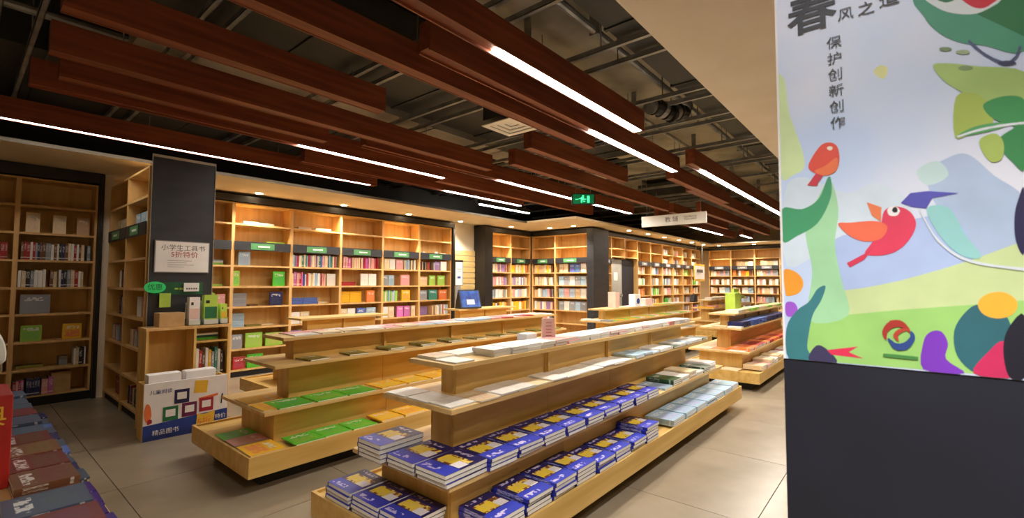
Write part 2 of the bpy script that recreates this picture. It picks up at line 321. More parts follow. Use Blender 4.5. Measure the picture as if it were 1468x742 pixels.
 ((160,180,140),1,[(-0.138,1.92),(-0.137,1.918),(-0.135,1.917),(-0.13,1.917),(-0.126,1.918),(-0.121,1.92),(-0.117,1.923),(-0.114,1.925),(-0.113,1.928),(-0.114,1.93),(-0.117,1.93),(-0.121,1.93),(-0.126,1.929),(-0.131,1.927),(-0.135,1.925),(-0.137,1.922)]),
 ((176,52,44),0,[(0.043,1.201),(0.043,1.205),(0.043,1.209),(0.042,1.214),(0.042,1.218),(0.04,1.221),(0.039,1.223),(0.036,1.227),(0.033,1.23),(0.03,1.232),(0.028,1.233),(0.026,1.235),(0.023,1.235),(0.02,1.236),(0.017,1.236),(0.015,1.236),(0.012,1.235),(0.01,1.234),(0.007,1.232),(0.005,1.23),(0.003,1.228),(0.001,1.227),(-0.0,1.226),(-0.001,1.224),(-0.002,1.223),(-0.003,1.222),(-0.005,1.224),(-0.005,1.225),(-0.005,1.227),(-0.005,1.229),(-0.004,1.232),(-0.003,1.235),(-0.001,1.238),(0.001,1.241),(0.003,1.245),(0.006,1.248),(0.01,1.251),(0.014,1.253),(0.019,1.254),(0.023,1.254),(0.028,1.253),(0.034,1.252),(0.038,1.247),(0.042,1.243),(0.046,1.237),(0.049,1.231),(0.051,1.225),(0.052,1.219),(0.051,1.212),(0.049,1.207),(0.048,1.203),(0.046,1.201)]),
 ((190,70,50),0,[(-0.003,1.231),(-0.001,1.232),(0.003,1.233),(0.006,1.233),(0.01,1.233),(0.014,1.232),(0.018,1.23),(0.021,1.227),(0.024,1.224),(0.027,1.22),(0.029,1.215),(0.029,1.209),(0.026,1.205),(0.024,1.202),(0.022,1.2),(0.02,1.199),(0.018,1.2),(0.019,1.203),(0.019,1.206),(0.02,1.21),(0.02,1.212),(0.02,1.213),(0.019,1.213),(0.018,1.215),(0.016,1.218),(0.014,1.22),(0.011,1.222),(0.009,1.224),(0.006,1.225),(0.003,1.227),(-0.0,1.228),(-0.003,1.229)]),
 ((44,76,150),0,[(-0.005,1.226),(-0.005,1.223),(-0.005,1.219),(-0.005,1.216),(-0.005,1.213),(-0.004,1.211),(-0.002,1.208),(0.0,1.205),(0.003,1.201),(0.006,1.198),(0.009,1.196),(0.011,1.195),(0.014,1.194),(0.017,1.193),(0.019,1.193),(0.022,1.193),(0.023,1.193),(0.025,1.194),(0.028,1.195),(0.03,1.198),(0.032,1.2),(0.034,1.201),(0.036,1.203),(0.037,1.204),(0.038,1.205),(0.039,1.206),(0.041,1.204),(0.041,1.203),(0.041,1.201),(0.04,1.198),(0.039,1.196),(0.038,1.193),(0.036,1.19),(0.035,1.187),(0.033,1.183),(0.03,1.179),(0.026,1.177),(0.022,1.175),(0.017,1.175),(0.012,1.176),(0.007,1.177),(0.002,1.179),(-0.002,1.184),(-0.006,1.189),(-0.009,1.195),(-0.012,1.201),(-0.014,1.207),(-0.014,1.213),(-0.013,1.219),(-0.011,1.223),(-0.009,1.225),(-0.008,1.227)]),
 ((70,140,72),0,[(0.052,1.156),(0.041,1.155),(0.025,1.155),(0.008,1.154),(-0.007,1.154),(-0.018,1.154),(-0.019,1.162),(-0.008,1.163),(0.007,1.163),(0.024,1.164),(0.04,1.164),(0.051,1.164)]),
]
# ------------------------------------------------------------------ the setting
def struct(name, mb, **k): return tag(mb.build(name, **k), kind='structure')
XW0, XW1, YW0, YW1 = -4.2, 17.66, -3.6, 7.62
fl = struct('floor', B('grout', XW0, XW1, YW0, YW1, -.12, -.012))
T = 1.09; tile = B('tile', .0025, T-.0025, .0025, T-.0025, -.012, 0).mesh('tile')
i0, j0 = .75-5*T, .69-4*T
for i in range(24):
    for j in range(12):
        x, y = i0+i*T, j0+j*T
        if x < XW0 or x+T > XW1+.9 or y < YW0-.6 or y > YW1-.3: continue
        o = bpy.data.objects.new('tile', tile); COL.objects.link(o); o.location = (x, y, 0); o.parent = fl
        if x+T > XW1: o.scale = ((XW1-x)/T, 1, 1)
        if y+T > YW1: o.scale[1] = (YW1-y)/T
struct('ceiling', B('slab', XW0, XW1, YW0, YW1, 3.55, 3.7))
struct('wall_back', MB().mat('plaster').box(XW0, XW1, YW1, YW1+.12, -.12, 2.66, skip='t').mat('plinth_black').box(XW0, XW1, YW1, YW1+.12, 2.66, 3.7, skip='b'))
struct('added_void_dark_sheet', B('plinth_black', XW0, 7.9, 6.95, 7.0, 2.665, 3.54))  # black sheet added to keep the space above the soffit dark
struct('wall_right', B('plaster', XW1, XW1+.12, YW0, YW1, -.12, 3.7))
struct('wall_left', B('plaster', XW0-.12, XW0, YW0, YW1, -.12, 3.7))
struct('wall_front', B('plaster', XW0, XW1, YW0-.12, YW0, -.12, 3.7))
# lowered plaster ceilings: over the wall cases and over the near aisle
struct('ceiling_soffit', MB().mat('plaster').box(XW0, 7.9, 6.204, YW1, 2.62, 2.645).mat('edge_grey').box(XW0, 7.9, 6.20, 6.204, 2.615, 2.65))
struct('ceiling_soffit', B('plaster', 7.9, 16.3, 4.97, YW1, 2.62, 2.66))
struct('ceiling_soffit', B('plaster', 16.3, XW1, YW0, YW1, 2.62, 2.66))
struct('ceiling_bulkhead', B('bulkhead', XW0, 16.29, YW0, .95, 2.60, 3.55))
# wall blocks that fill the corners behind the cases
struct('wall_corner', MB().mat('plaster').box(9.62, XW1, 5.86, YW1, 0, 2.62))
struct('wall_pier', B('plaster_white', 1.13, 1.21, 7.26, YW1, 0, 2.62))
struct('wall_recess', B('plaster_white', 6.78, 7.50, 7.40, YW1, 0, 2.62))

# ------------------------------------------------------------------ bookcases
SZ = [.10, .39, .69, .99, 1.28, 1.58, 1.88, 2.18]
def bookcase(Wd, label, loc, rz, plate=True, shelves=SZ, H=2.48, group=None, D=.30, z0=.0, plate_mat='label_green'):
    t = thing('bookcase', label, 'bookcase', loc, rz, group)
    for x0, x1 in ((0, .02), (Wd-.02, Wd)):
        MB().mat('case_wood').box(x0, x1, .004, D, z0, H, skip='').mat('case_edge').box(x0-.0, x1, 0, .004, z0, H).build('side_panel', t)
    B('case_wood', .02, Wd-.02, D-.012, D, z0+.08, H).build('back_panel', t)
    B('case_wood', .02, Wd-.02, 0.0, D, H-.02, H).build('top_panel', t)
    if z0 < .05: B('plinth_black', .02, Wd-.02, .02, D, 0, .08).build('plinth', t)
    me = MB().mat('case_wood').box(.02, Wd-.02, .004, D-.012, -.02, 0).mat('case_edge').box(.02, Wd-.02, 0, .004, -.022, .002).mesh('shelf')
    for z in shelves:
        o = bpy.data.objects.new('shelf', me); COL.objects.link(o); o.parent = t; o.location = (0, 0, z)
    if plate:
        h = B('black_laminate', .02, Wd-.02, -.012, -.001, 1.80, 1.925).build('header_plate', t)
        MB().mat(plate_mat).box(Wd*.28, Wd*.68, -.018, -.0121, 1.815, 1.905).mat('paper_white').box(Wd*.40, Wd*.60, -.0195, -.018, 1.85, 1.872).build('section_label', h)
    return t

CAND = []      # every shelf book: sorted by how large it shows, the largest 300 become things
CAMP = Vector((0, 0, 1.35))
def hsv(*c): return c
def book(kind, loc, rz, dims, col, label, group, pose):
    CAND.append(dict(kind=kind, loc=Vector(loc), rz=rz, dims=dims, col=col, label=label, group=group, pose=pose))
def case_pt(t, x, y, z):
    c, s = math.cos(t[1]), math.sin(t[1])
    return (t[0][0]+x*c-y*s, t[0][1]+x*s+y*c, z)
CN = {'red': (176, 44, 50), 'pink': (228, 160, 160), 'pearl': (208, 204, 206), 'slate': (74, 88, 112), 'maroon': (112, 44, 44), 'indigo': (62, 36, 124), 'blue': (84, 110, 188), 'pale blue': (160, 190, 214), 'navy': (36, 40, 96),
      'green': (86, 200, 50), 'lime': (160, 214, 84), 'teal': (60, 140, 128), 'white': (240, 238, 234), 'cream': (230, 208, 168),
      'yellow': (255, 198, 44), 'orange': (240, 130, 60), 'purple': (154, 124, 178), 'magenta': (214, 116, 190), 'brown': (120, 76, 50),
      'grey': (150, 156, 166), 'dark green': (40, 84, 56), 'black': (40, 38, 42), 'olive': (138, 132, 54), 'beige': (214, 180, 140)}
MIX = {'mixed': ['pink', 'white', 'blue', 'cream', 'teal', 'red', 'grey', 'pale blue', 'white', 'purple', 'cream'],
       'reds': ['pink', 'red', 'pink', 'red', 'cream', 'pink', 'magenta'], 'darks': ['brown', 'red', 'white', 'grey', 'black', 'cream', 'navy', 'white', 'brown'],
       'purples': ['purple', 'pink', 'white', 'purple', 'grey', 'cream'], 'pales': ['white', 'cream', 'pale blue', 'white', 'beige', 'grey', 'pink'],
       'warm': ['cream', 'orange', 'beige', 'brown', 'white', 'yellow'], 'greens': ['green', 'lime', 'white', 'pale blue', 'lime']}
def fill(case, Wd, z, items, where):
    """items: (type, x0, x1 as fractions, colour or mix, height, n)   s = spines, f = face-out, h = flat pile"""
    up = ORD[min(range(len(SZ)), key=lambda k: abs(SZ[k]-z))]
    z += .0025; q = 0; pile = 0
    for it in items:
        ty, a, b, col, h = it[:5]
        a = .03+a*(Wd-.06); b = .03+b*(Wd-.06); rng = random.Random(int(z*997+a*313+case[0][0]*71))
        if ty == 's':
            x = a; base = rng.uniform(.018, .026) if len(it) < 6 else it[5]
            while x < b-.012:
                th = min(base*rng.uniform(.8, 1.5), b-x); cn = rng.choice(MIX[col]) if col in MIX else col
                if rng.random() < .06: x += th; continue
                hh = h*rng.uniform(.86, 1.0)
                book('spine', case_pt(case, x+th/2, .03+rng.uniform(0, .02), z), case[1], (th*.94, .15*rng.uniform(.9, 1.1), hh), cn,
                     f"{cn} spine-out book, {ORD[q]} from left, {up} shelf up, {where}", f"upright books in the {where}", 'up')
                x += th; q += 1
        elif ty == 'f':
            n = it[5] if len(it) > 5 else 1; wd = (b-a)/n
            for k in range(n):
                cn = rng.choice(MIX[col]) if col in MIX else col
                book('face', case_pt(case, a+wd*(k+.5), .055, z), case[1], (wd*.93, h, .03), cn,
                     f"{cn} face-out book, {ORD[q]} from left, {up} shelf up, {where}", f"face-out books in the {where}", 'face'); q += 1
        elif ty == 'h':
            n = it[5] if len(it) > 5 else 4; th = h/n; pile += 1
            for k in range(n):
                cn = (MIX[col][k % len(MIX[col])] if col in MIX else col)
                pos = 'only one' if n == 1 else ('lowest' if k == 0 else 'topmost' if k == n-1 else ORD[k]+' up')
                book('flat', case_pt(case, (a+b)/2, .14, z+k*th), case[1], (b-a, .2, th*.93), cn,
                     f"{cn} flat book, {pos} in {ORD[pile-1]} pile, {up} shelf up, {where}", f"flat piles in the {where}", 'flat')

CY = 7.28
# back wall: partial bay at the left, then five bays
xs = [1.70, 2.54, 3.37, 4.20, 5.03, 5.87, 6.71]
rows = {
 0: {2.18: [('f', .55, .75, 'white', .08)], 1.58: [('h', .3, .95, 'greens', .07, 4)], .99: [('f', .55, .8, 'lime', .2), ('f', .82, .97, 'pink', .18)], 1.28: [('h', .5, .95, 'lime', .03, 2)], .39: [('f', .5, .9, 'green', .2)]},
 1: {2.18: [('h', .2, .47, 'white', .055, 3), ('h', .48, .76, 'white', .05, 3)],
     1.88: [('h', .62, .98, 'lime', .075, 3), ('h', .36, .6, 'dark green', .055, 2)],
     1.58: [('f', .08, .30, 'pale blue', .2)], 1.28: [('f', .0, .12, 'lime', .22), ('f', .71, .96, 'green', .22)],
     .99: [('h', .0, .29, 'grey', .19, 6), ('f', .66, .92, 'navy', .2), ('h', .35, .5, 'brown', .02, 1)],
     .69: [('h', .0, .26, 'pale blue', .2, 6), ('h', .3, .55, 'olive', .02, 1), ('h', .58, .8, 'cream', .02, 1)],
     .39: [('f', .0, .2, 'pales', .2), ('f', .24, .56, 'lime', .21), ('f', .6, .95, 'lime', .19)],
     .10: [('f', .04, .26, 'red', .17), ('f', .28, .58, 'green', .19), ('h', .62, .98, 'pales', .08, 3)]},
 2: {2.18: [('h', .18, .45, 'pales', .05, 2), ('h', .55, .9, 'white', .05, 2)], 1.88: [('h', .05, .55, 'pales', .045, 2), ('h', .7, .98, 'cream', .05, 2)],
     1.58: [('s', 0, .97, 'mixed', .2)], 1.28: [('s', 0, .23, 'reds', .22, .03), ('s', .25, .74, 'mixed', .21), ('f', .76, .97, 'white', .2)],
     .99: [('h', 0, .3, 'blue', .10, 4), ('h', .31, .62, 'blue', .10, 4), ('h', .64, .84, 'cream', .03, 2)],
     .69: [('f', 0, .4, 'pales', .18, 2)], .39: [('f', 0, .5, 'mixed', .2, 3)]},
 3: {1.58: [('s', 0, .26, 'reds', .2, .034), ('s', .28, .6, 'reds', .2), ('s', .62, .97, 'reds', .2)],
     1.28: [('h', 0, .44, 'red', .07, 2), ('f', .5, .7, 'white', .21), ('f', .71, .92, 'white', .21)],
     .99: [('h', .0, .3, 'yellow', .19, 6), ('h', .31, .6, 'yellow', .19, 6), ('f', .66, .88, 'orange', .2)],
     .69: [('f', 0, .38, 'pales', .2, 2), ('f', .42, .64, 'blue', .2), ('f', .66, .92, 'pale blue', .2)]},
 4: {1.58: [('f', .05, .36, 'purples', .2, 2), ('f', .38, .6, 'pink', .19), ('s', .62, .96, 'pales', .2)],
     1.28: [('f', 0, .34, 'pales', .19, 2), ('f', .52, .8, 'pink', .2)], .99: [('s', 0, .42, 'greens', .2), ('f', .55, .82, 'yellow', .2)],
     .69: [('f', 0, .35, 'pales', .2, 2), ('f', .42, .62, 'magenta', .2), ('f', .63, .82, 'magenta', .2), ('f', .85, .98, 'cream', .2)]},
 5: {1.88: [('f', .1, .2, 'white', .07), ('f', .52, .62, 'white', .08), ('f', .68, .92, 'cream', .06)],
     1.58: [('s', .04, .5, 'darks', .17), ('f', .52, .7, 'purple', .18), ('f', .72, .94, 'purples', .19)],
     1.28: [('f', .02, .28, 'beige', .17), ('f', .34, .54, 'lime', .2), ('f', .62, .88, 'lime', .2)],
     .99: [('f', .02, .28, 'pales', .19), ('f', .32, .62, 'teal', .2), ('f', .66, .96, 'orange', .2)],
     .69: [('h', .03, .38, 'purple', .17, 5), ('s', .42, .97, 'pales', .2, .03)]},
}
for i in range(6):
    Wd = xs[i+1]-xs[i]
    where = f"{ORD[i]} bay of back bookcases" if i else "bay half hidden by the black column"
    bookcase(Wd, f"tall maple bookcase bay with black header strip, {'half hidden behind the black column' if not i else ORD[i-1]+' full bay right of the black column'}", (xs[i], CY, 0), 0, group='bookcase bays along the back wall')
    for z, items in rows[i].items(): fill(((xs[i], CY, 0), 0), Wd, z, items, f"{['half-hidden', 'first', 'second', 'third', 'fourth', 'fifth'][i]} back-wall bay")
# left wall: two bays in shadow
for i, (x0, x1) in enumerate(((-.42, .43), (.43, 1.08))):
    nm = 'left' if i == 0 else 'right'
    bookcase(x1-x0, ("shadowed bookcase bay cut by the left picture edge" if i == 0 else "shadowed dark maple bookcase bay left of the white pier"), (x0, 7.30, 0), 0, plate=False)
    R_ = {2.18: [], 1.88: [('f', .06, .26, 'cream', .22), ('f', .42, .62, 'cream', .21), ('f', .76, .96, 'beige', .2)], 1.58: [('s', .02, .98, 'darks', .2)] , 1.28: [('s', 0, .52, 'darks', .2), ('s', .54, .9, 'darks', .2)],
          .99: [('f', .03, .46, 'grey', .21)], .69: [('f', .06, .36, 'lime', .17), ('f', .62, .92, 'yellow', .17)],
          .39: [('h', .05, .4, 'olive', .03, 1), ('h', .62, .74, 'grey', .1, 4), ('s', .76, .98, 'darks', .21)],
          .10: [('s', .0, .16, 'reds', .18), ('s', .18, .36, 'navy', .19), ('s', .38, .55, 'reds', .19, .05)]}
    if i == 0: R_ = {k: [(t_[0], t_[1], t_[2], 'reds' if t_[0] == 's' else t_[3]) + t_[4:] for t_ in v] for k, v in R_.items()}; R_[1.88] = [('f', .7, .95, 'white', .2)]
    for z, items in R_.items(): fill(((x0, 7.30, 0), 0), x1-x0, z, items, f"{'picture-edge' if i == 0 else 'shadowed'} left bay")
B('kraft', .76, .92, 7.34, 7.5, .1025, .325).build('cardboard_box')
tag(bpy.data.objects['cardboard_box'], 'plain brown box on the lowest shelf of the shadowed left bookcase', 'box')
# case on the side of the column, facing left
for i in range(2):
    y1 = 7.20-i*.84
    bookcase(.84, f"tall maple bookcase bay on the black column's left side, {'far one by the white pier' if i == 0 else 'near one'}", (1.18, y1, 0), -PI/2, H=2.46, group='bookcase bays beside the black column')
    R_ = {1.88: [('f', .1, .9, 'greens' if i else 'cream', .17, 3)], 2.18: [('h', .3, .95, 'white', .06, 3)] if i else [], 1.28: [('s', .5, .97, 'darks', .2)] if not i else [],
          .99: [('s', .5, .97, 'darks', .2)] if not i else [('f', .35, .6, 'white', .2), ('f', .62, .95, 'pales', .2)], .69: [('s', .1, .6, 'pales', .17)],
          .39: [('h', .3, .95, 'navy', .1, 4)], .10: [('f', .4, .7, 'red', .19)] if not i else [('s', .2, .8, 'darks', .19)]}
    for z, items in R_.items(): fill(((1.18, y1, 0), -PI/2), .84, z, items, f"{'far' if i == 0 else 'near'} column-side bay")
# the display column itself
t = thing('display_column', 'black laminate column with white framed notice, standing by the low shelf', 'column', (1.2, 5.5, 0))
MB().mat('black_laminate').box(.30, .53, .02, 1.2, 0, 2.57).build('shaft', t)
MB().mat('black_laminate').box(0, .53, 0, .018, 0, 2.57).build('front_cladding', t)
MB().mat('duct_pale').box(-.003, .533, -.003, .0, 2.55, 2.575).box(-.006, -.0, -.006, .0, 0, 2.575).box(.53, .536, -.006, 0, 0, 2.575).build('corner_trim', t)
MB().mat('green_dark').box(.03, .45, -.006, -.0005, 1.22, 1.34).build('green_band', t)
MB().mat('lime').box(.21, .24, -.0072, -.006, 1.27, 1.285).box(.25, .33, -.0072, -.006, 1.268, 1.287).build('band_lettering', t)
t = thing('notice_board', 'white notice with red and black lettering on the black column', 'sign', (1.2, 5.494, 0))
MB().mat('grey_plastic').box(.035, .495, -.012, 0, 1.435, 1.745).mat('paper_white').box(.043, .487, -.0135, -.012, 1.443, 1.737).build('board', t)
text('小学生工具书', .062, 'ink_grey', 'lettering', t, (.27, -.0135, 1.675))
text('5折特价', .066, 'ink_red', 'lettering', t, (.28, -.0135, 1.61))
m = MB().mat('ink_grey')
for k, wd in enumerate((.2, .16, .22, .14)): m.box(.14, .14+wd, -.0145, -.0135, 1.55-k*.02, 1.553-k*.02)
m.build('small_print', t)
t = thing('oval_sign', 'bright green oval sign on the column corner above lime sheet', 'sign', (1.245, 5.47, 1.292))
m = MB().mat('green_bright').prism([(.085*math.cos(a*PI/12), .055*math.sin(a*PI/12)) for a in range(24)], -.012, 0, 'y'); m.build('plate', t)
text('优惠', .06, 'green_dark', 'lettering', t, (0, -.012, 0))
o = B('lime', 1.285, 1.375, 5.47, 5.485, 1.10, 1.235).build('price_sheet'); tag(o, 'lime green square sheet on the black column below the oval sign', 'sign')
t = thing('leaflet_card', 'white card with small grey print on the black column above leaflets', 'sign', (1.48, 5.47, 1.25))
B('paper_white', 0, .13, 0, .012, 0, .085).build('card', t)
m = MB().mat('ink_grey')
for k in range(5): m.box(.02+k*.02, .033+k*.02, -.001, 0, .02, .035)
m.build('small_print', t)

# ------------------------------------------------------------------ low shelf unit and banner bin in front of the column
t = thing('low_shelf_unit', 'low open maple shelf unit in front of the black column', 'shelf', (1.14, 5.22, 0))
W_ = .68
for x0 in (0, .37, W_-.02): MB().mat('maple_upright').box(x0, x0+.02, 0, .27, 0, .90).build('divider', t)
B('case_edge', -.005, W_+.005, -.005, .27, .90, .925).build('worktop', t)
B('maple_upright', .02, W_-.02, .255, .27, 0, .90).build('back_panel', t)
B('maple', .02, .37, .02, .255, .42, .44).build('shelf', t); B('maple', .39, W_-.02, .0, .255, .42, .44).build('shelf', t); B('maple', .39, W_-.02, .0, .255, .76, .775).build('shelf', t)
o = B('kraft', 1.24, 1.44, 5.26, 5.44, .926, 1.055).build('wooden_box', bevel=.003); tag(o, 'small plain wooden box standing on the low shelf unit', 'box')
for k, (x, wd, h, mt, lab) in enumerate(((1.475, .10, .27, 'pale', 'pale mint leaflets in a clear holder, left of the lime leaflets'), (1.60, .13, .29, 'lime', 'lime green leaflets in a clear holder on the low shelf unit'), (1.745, .07, .2, 'olive', 'narrow yellow green leaflet holder at the right end of the low shelf unit'))):
    t = thing('leaflet_holder', lab, 'leaflet holder', (x, 5.33, .926))
    MB().mat('clear_acrylic').box(0, wd, -.06, .06, 0, .006).box(0, wd, -.06, -.055, 0, .05).box(0, wd, .055, .06, 0, h*.8).box(0, .004, -.06, .06, 0, .06).box(wd-.004, wd, -.06, .06, 0, .06).build('holder', t)
    c1, c2 = (('paper_white', 'paper_pink') if k == 0 else ('lime', 'green_print') if k == 1 else ('lime', 'yellow_print'))
    m = MB().mat(c1).box(.006, wd-.006, -.045, .03, .006, h)
    m.mat(c2).box(.012, wd-.012, -.046, -.045, .06, h*.6).mat('ink_black').box(.02, wd*.4, -.0462, -.045, h*.72, h*.82).build('leaflets', t)
lo = ((1.14, 5.22, 0), 0)
for z, a, b, c in ((.44, .40, .64, 'mixed'),):
    x = a
    for k, cn in enumerate(['white', 'red', 'brown', 'white', 'yellow', 'grey', 'teal', 'white', 'black']):
        book('spine', (1.14+x+.012, 5.25, z+.001), 0, (.023, .14, .26-.02*(k % 3)), cn, f"{cn} book upright, {ORD[k]} from left in the low shelf unit", 'upright books in the low shelf unit', 'up'); x += .0265
for k, cn in enumerate(['green', 'dark green', 'white']):
    book('flat', (1.14+.51, 5.34, .776+k*.022), 0, (.2, .2, .02), cn, f"{cn} book lying {['lowest', 'in the middle', 'topmost'][k]} in the pile under the low unit's top", 'flat books in the low shelf unit', 'flat')
t = thing('display_bin', 'maple floor bin with an advertising panel on its front', 'display bin', (1.08, 4.96, 0), math.radians(-2))
B('maple_upright', 0, .02, 0, .22, 0, .47).build('side_panel', t); B('maple_upright', .61, .63, 0, .22, 0, .47).build('side_panel', t)
B('maple', .02, .61, .2, .22, 0, .47).build('back_panel', t); B('maple', .02, .61, .0, .2, .30, .32).build('inner_board', t)
ad = MB().mat('paper_white').box(0, .63, -.02, -.001, .0, .48); ad = ad.build('advert_panel', t)
m = MB().mat('blue_print').prism([(.0, .0), (.63, .0), (.63, .17), (.0, .13)], -.0235, -.02, 'y')
for (x, z, mt) in ((.27, .30, 'navy_print'), (.19, .165, 'green_print'), (.33, .175, 'plum_print'), (.46, .195, 'crimson_print')): m.mat(mt).box(x-.055, x+.055, -.024, -.02, z-.02, z+.10)
for (x, z) in ((.27, .30), (.19, .165), (.33, .175), (.46, .195)): m.mat('paper_white').box(x-.035, x+.035, -.0255, -.024, z+.015, z+.075)
m.mat('yellow_print').prism([(.36, .35), (.46, .34), (.47, .45), (.37, .46)], -.0235, -.02, 'y').prism([(.38, .03), (.52, .05), (.53, .17), (.45, .15), (.39, .16)], -.0255, -.0235, 'y')
m.mat('orange_print').prism(smooth([(.02, .16), (.055, .2), (.045, .29), (.02, .31), (.005, .24)]), -.0235, -.02, 'y').prism([(.40, .27), (.55, .3), (.55, .32), (.40, .30)], -.0235, -.02, 'y')
m.mat('crimson_print').prism(smooth([(.03, .14), (.06, .15), (.055, .18), (.03, .175)]), -.0245, -.0235, 'y')
m.mat('ink_black').prism([(.575, .22), (.585, .22), (.592, .31), (.583, .31)], -.0235, -.02, 'y')
m.build('printed_artwork', ad)
text('精品图书', .048, 'paper_white', 'lettering', ad, (.16, -.024, .058)); text('5折', .075, 'orange_print', 'lettering', ad, (.445, -.0258, .085)); text('特价', .045, 'paper_white', 'lettering', ad, (.575, -.024, .105))
text('儿童阅读', .04, 'blue_print', 'lettering', ad, (.12, -.021, .40))
for k in range(2):
    o = B('paper_white', 1.12+k*.27, 1.36+k*.27, 5.0-.01*k, 5.12-.01*k, .325, .54).build('carton', bevel=.004); tag(o, f'white carton standing in the advertising bin, {"left" if k == 0 else "right"} one', 'box')

# ------------------------------------------------------------------ alcove, right wall, far wall cases
for i, x in enumerate((7.76, 8.51)):
    bookcase(.75, f"maple bookcase bay in the alcove, {'left' if i == 0 else 'right'} one facing the shop", (x, 7.16, 0), 0, group='bookcase bays in the corner alcove')
    for k, z in enumerate(SZ[2:6]): fill(((x, 7.16, 0), 0), .75, z, [('s', .04, .9, ['warm', 'pales', 'purples', 'purples' if i == 0 else 'warm'][k], .2, .05)], f"{'left' if i == 0 else 'right'} alcove bay")
for i, (y1, wd) in enumerate(((7.14, .70), (6.44, .90))):
    bookcase(wd, f"maple bookcase bay facing left in the alcove corner, {'narrow inner' if i == 0 else 'brightly lit outer'} one", (9.29, y1, 0), -PI/2, group='bookcase bays in the corner alcove')
    for k, z in enumerate(SZ[1:6]):
        if i == 1 and k == 0: continue
        it = [('s', .05, .9, ['pales', 'purples', 'pales', 'pales', 'warm'][k], .2, .05)]
        if i == 1: it = [('f', .05, .95, [None, 'pales', 'pales', 'pales', 'warm'][k], .21, 5)] if k != 4 else [('f', .06, .36, 'cream', .2, 2), ('f', .42, .75, 'blue', .2, 2), ('f', .78, .95, 'white', .2)]
        fill(((9.29, y1, 0), -PI/2), wd, z, it, f"{'inner' if i == 0 else 'outer'} left-facing alcove bay")
# right-hand run (nine bays; two bridge over the grey door), and the far wall
RX = [9.96]+[10.36, 11.08, 11.82, 12.66, 13.5, 14.33, 15.16, 15.98, 16.8]
for i in range(9):
    x0, x1 = RX[i], RX[i+1]; bridge = i in (1, 2)
    bookcase(x1-x0, f"distant maple bookcase, {ORD[i]} bay right of the black pillar" + (', bridging above the door' if bridge else ''), (x0, 5.5, 0), 0,
             plate=not bridge, shelves=[2.0, 2.2] if bridge else SZ, z0=1.95 if bridge else 0, plate_mat='grey_plastic', group='bookcase bays in the distant run')
    if not bridge:
        for k, z in enumerate(SZ[1:6]): fill(((x0, 5.5, 0), 0), x1-x0, z, [('s', .04, .62+.3*((i*7+k*3) % 3)/2, ['warm', 'greens', 'pales', 'mixed', 'pales'][(k+i) % 5], .2, .06)], f"{ORD[i]} distant-run bay")
        if i > 4:
            for z in SZ[6:]: fill(((x0, 5.5, 0), 0), x1-x0, z, [('s', .04, .6, 'pales', .17, .07)], f"{ORD[i]} distant-run bay")
FY = [5.36, 4.62, 3.87, 3.12, 2.37, 1.62]
for i in range(5):
    bookcase(FY[i]-FY[i+1], f"distant bookcase on the far end wall, {ORD[i]} bay from the corner", (17.3, FY[i], 0), -PI/2, plate_mat='grey_plastic', group='bookcase bays on the far end wall')
    for k, z in enumerate(SZ[1:6]): fill(((17.3, FY[i], 0), -PI/2), FY[i]-FY[i+1], z, [('s', .03, .95, ['pales', 'warm', 'pales', 'pales', 'pales'][(k+i*2) % 5], .2, .07)], f"{ORD[i]} end-wall bay")
    if i > 0: fill(((17.3, FY[i], 0), -PI/2), FY[i]-FY[i+1], 1.88, [('s', .2, .95, 'pales', .2, .08)], f"{ORD[i]} end-wall bay")
# black metal surrounds
def trim(n, mb): return tag(mb.build(f'trim_{n}'), kind='structure')
trim(1, B('black_metal', 1.085, 1.125, 7.22, 7.6, 0, 2.6)); trim(2, B('black_metal', -.6, 1.125, 7.24, 7.6, 2.49, 2.615))
trim(3, B('black_metal', 1.75, 6.76, 7.24, 7.6, 2.49, 2.58)); trim(4, B('black_metal', 6.715, 6.76, 7.22, 7.6, 0, 2.49))
trim(5, B('black_metal', 7.50, 7.755, 7.06, 7.6, 0, 2.58)); trim(6, B('black_metal', 7.755, 9.28, 7.12, 7.6, 2.49, 2.58))
trim(7, B('black_metal', 9.25, 9.6, 5.54, 7.12, 2.49, 2.58)); trim(8, B('black_laminate', 9.25, 9.955, 5.36, 5.535, 0, 2.58))
trim(9, B('black_metal', 9.96, 17.3, 5.47, 5.84, 2.49, 2.56)); trim(10, B('black_metal', 17.27, 17.62, 1.6, 5.46, 2.49, 2.56))
trim(11, B('plinth_black', XW0, 1.08, 7.27, 7.3, 0, .09))
# slatted wall panel between the two groups of cases
t = thing('slatwall_panel', 'pale slatted display panel on the wall beside the alcove pillar', 'slatwall', (6.9, 7.385, 0))
B('plaster_white', 0, .6, 0, .012, .2, 2.06).build('backing', t)
me = B('slatwall', 0, .6, -.02, 0, 0, .105).mesh('slat')
for k in range(15):
    o = bpy.data.objects.new('slat', me); COL.objects.link(o); o.parent = t; o.location = (0, 0, .22+k*.122)
# grey door with a dark gap beside it, in the right-hand run
t = tag(bpy.data.objects.new('door_1', None), kind='structure'); COL.objects.link(t); t.location = (10.38, 5.6, 0)
B('door_grey', 0, .70, 0, .05, 0, 1.93).build('door_leaf', t); B('door_grey', .08, .62, -.012, 0, .2, .9).build('door_panel', t); B('door_grey', .08, .62, -.012, 0, 1.02, 1.8).build('door_panel', t)
MB().mat('galvanised').box(.6, .64, -.05, -.0, .98, 1.06).box(.5, .64, -.06, -.045, 1.01, 1.03).build('door_handle', t)
B('paper_white', .25, .45, -.014, -.012, 1.4, 1.6).build('door_notice', t)
struct('door_gap_shade', B('pillar_dark', 11.10, 11.81, 5.62, 5.68, 0, 1.94))  # dark panel stands in for the shade inside the opening
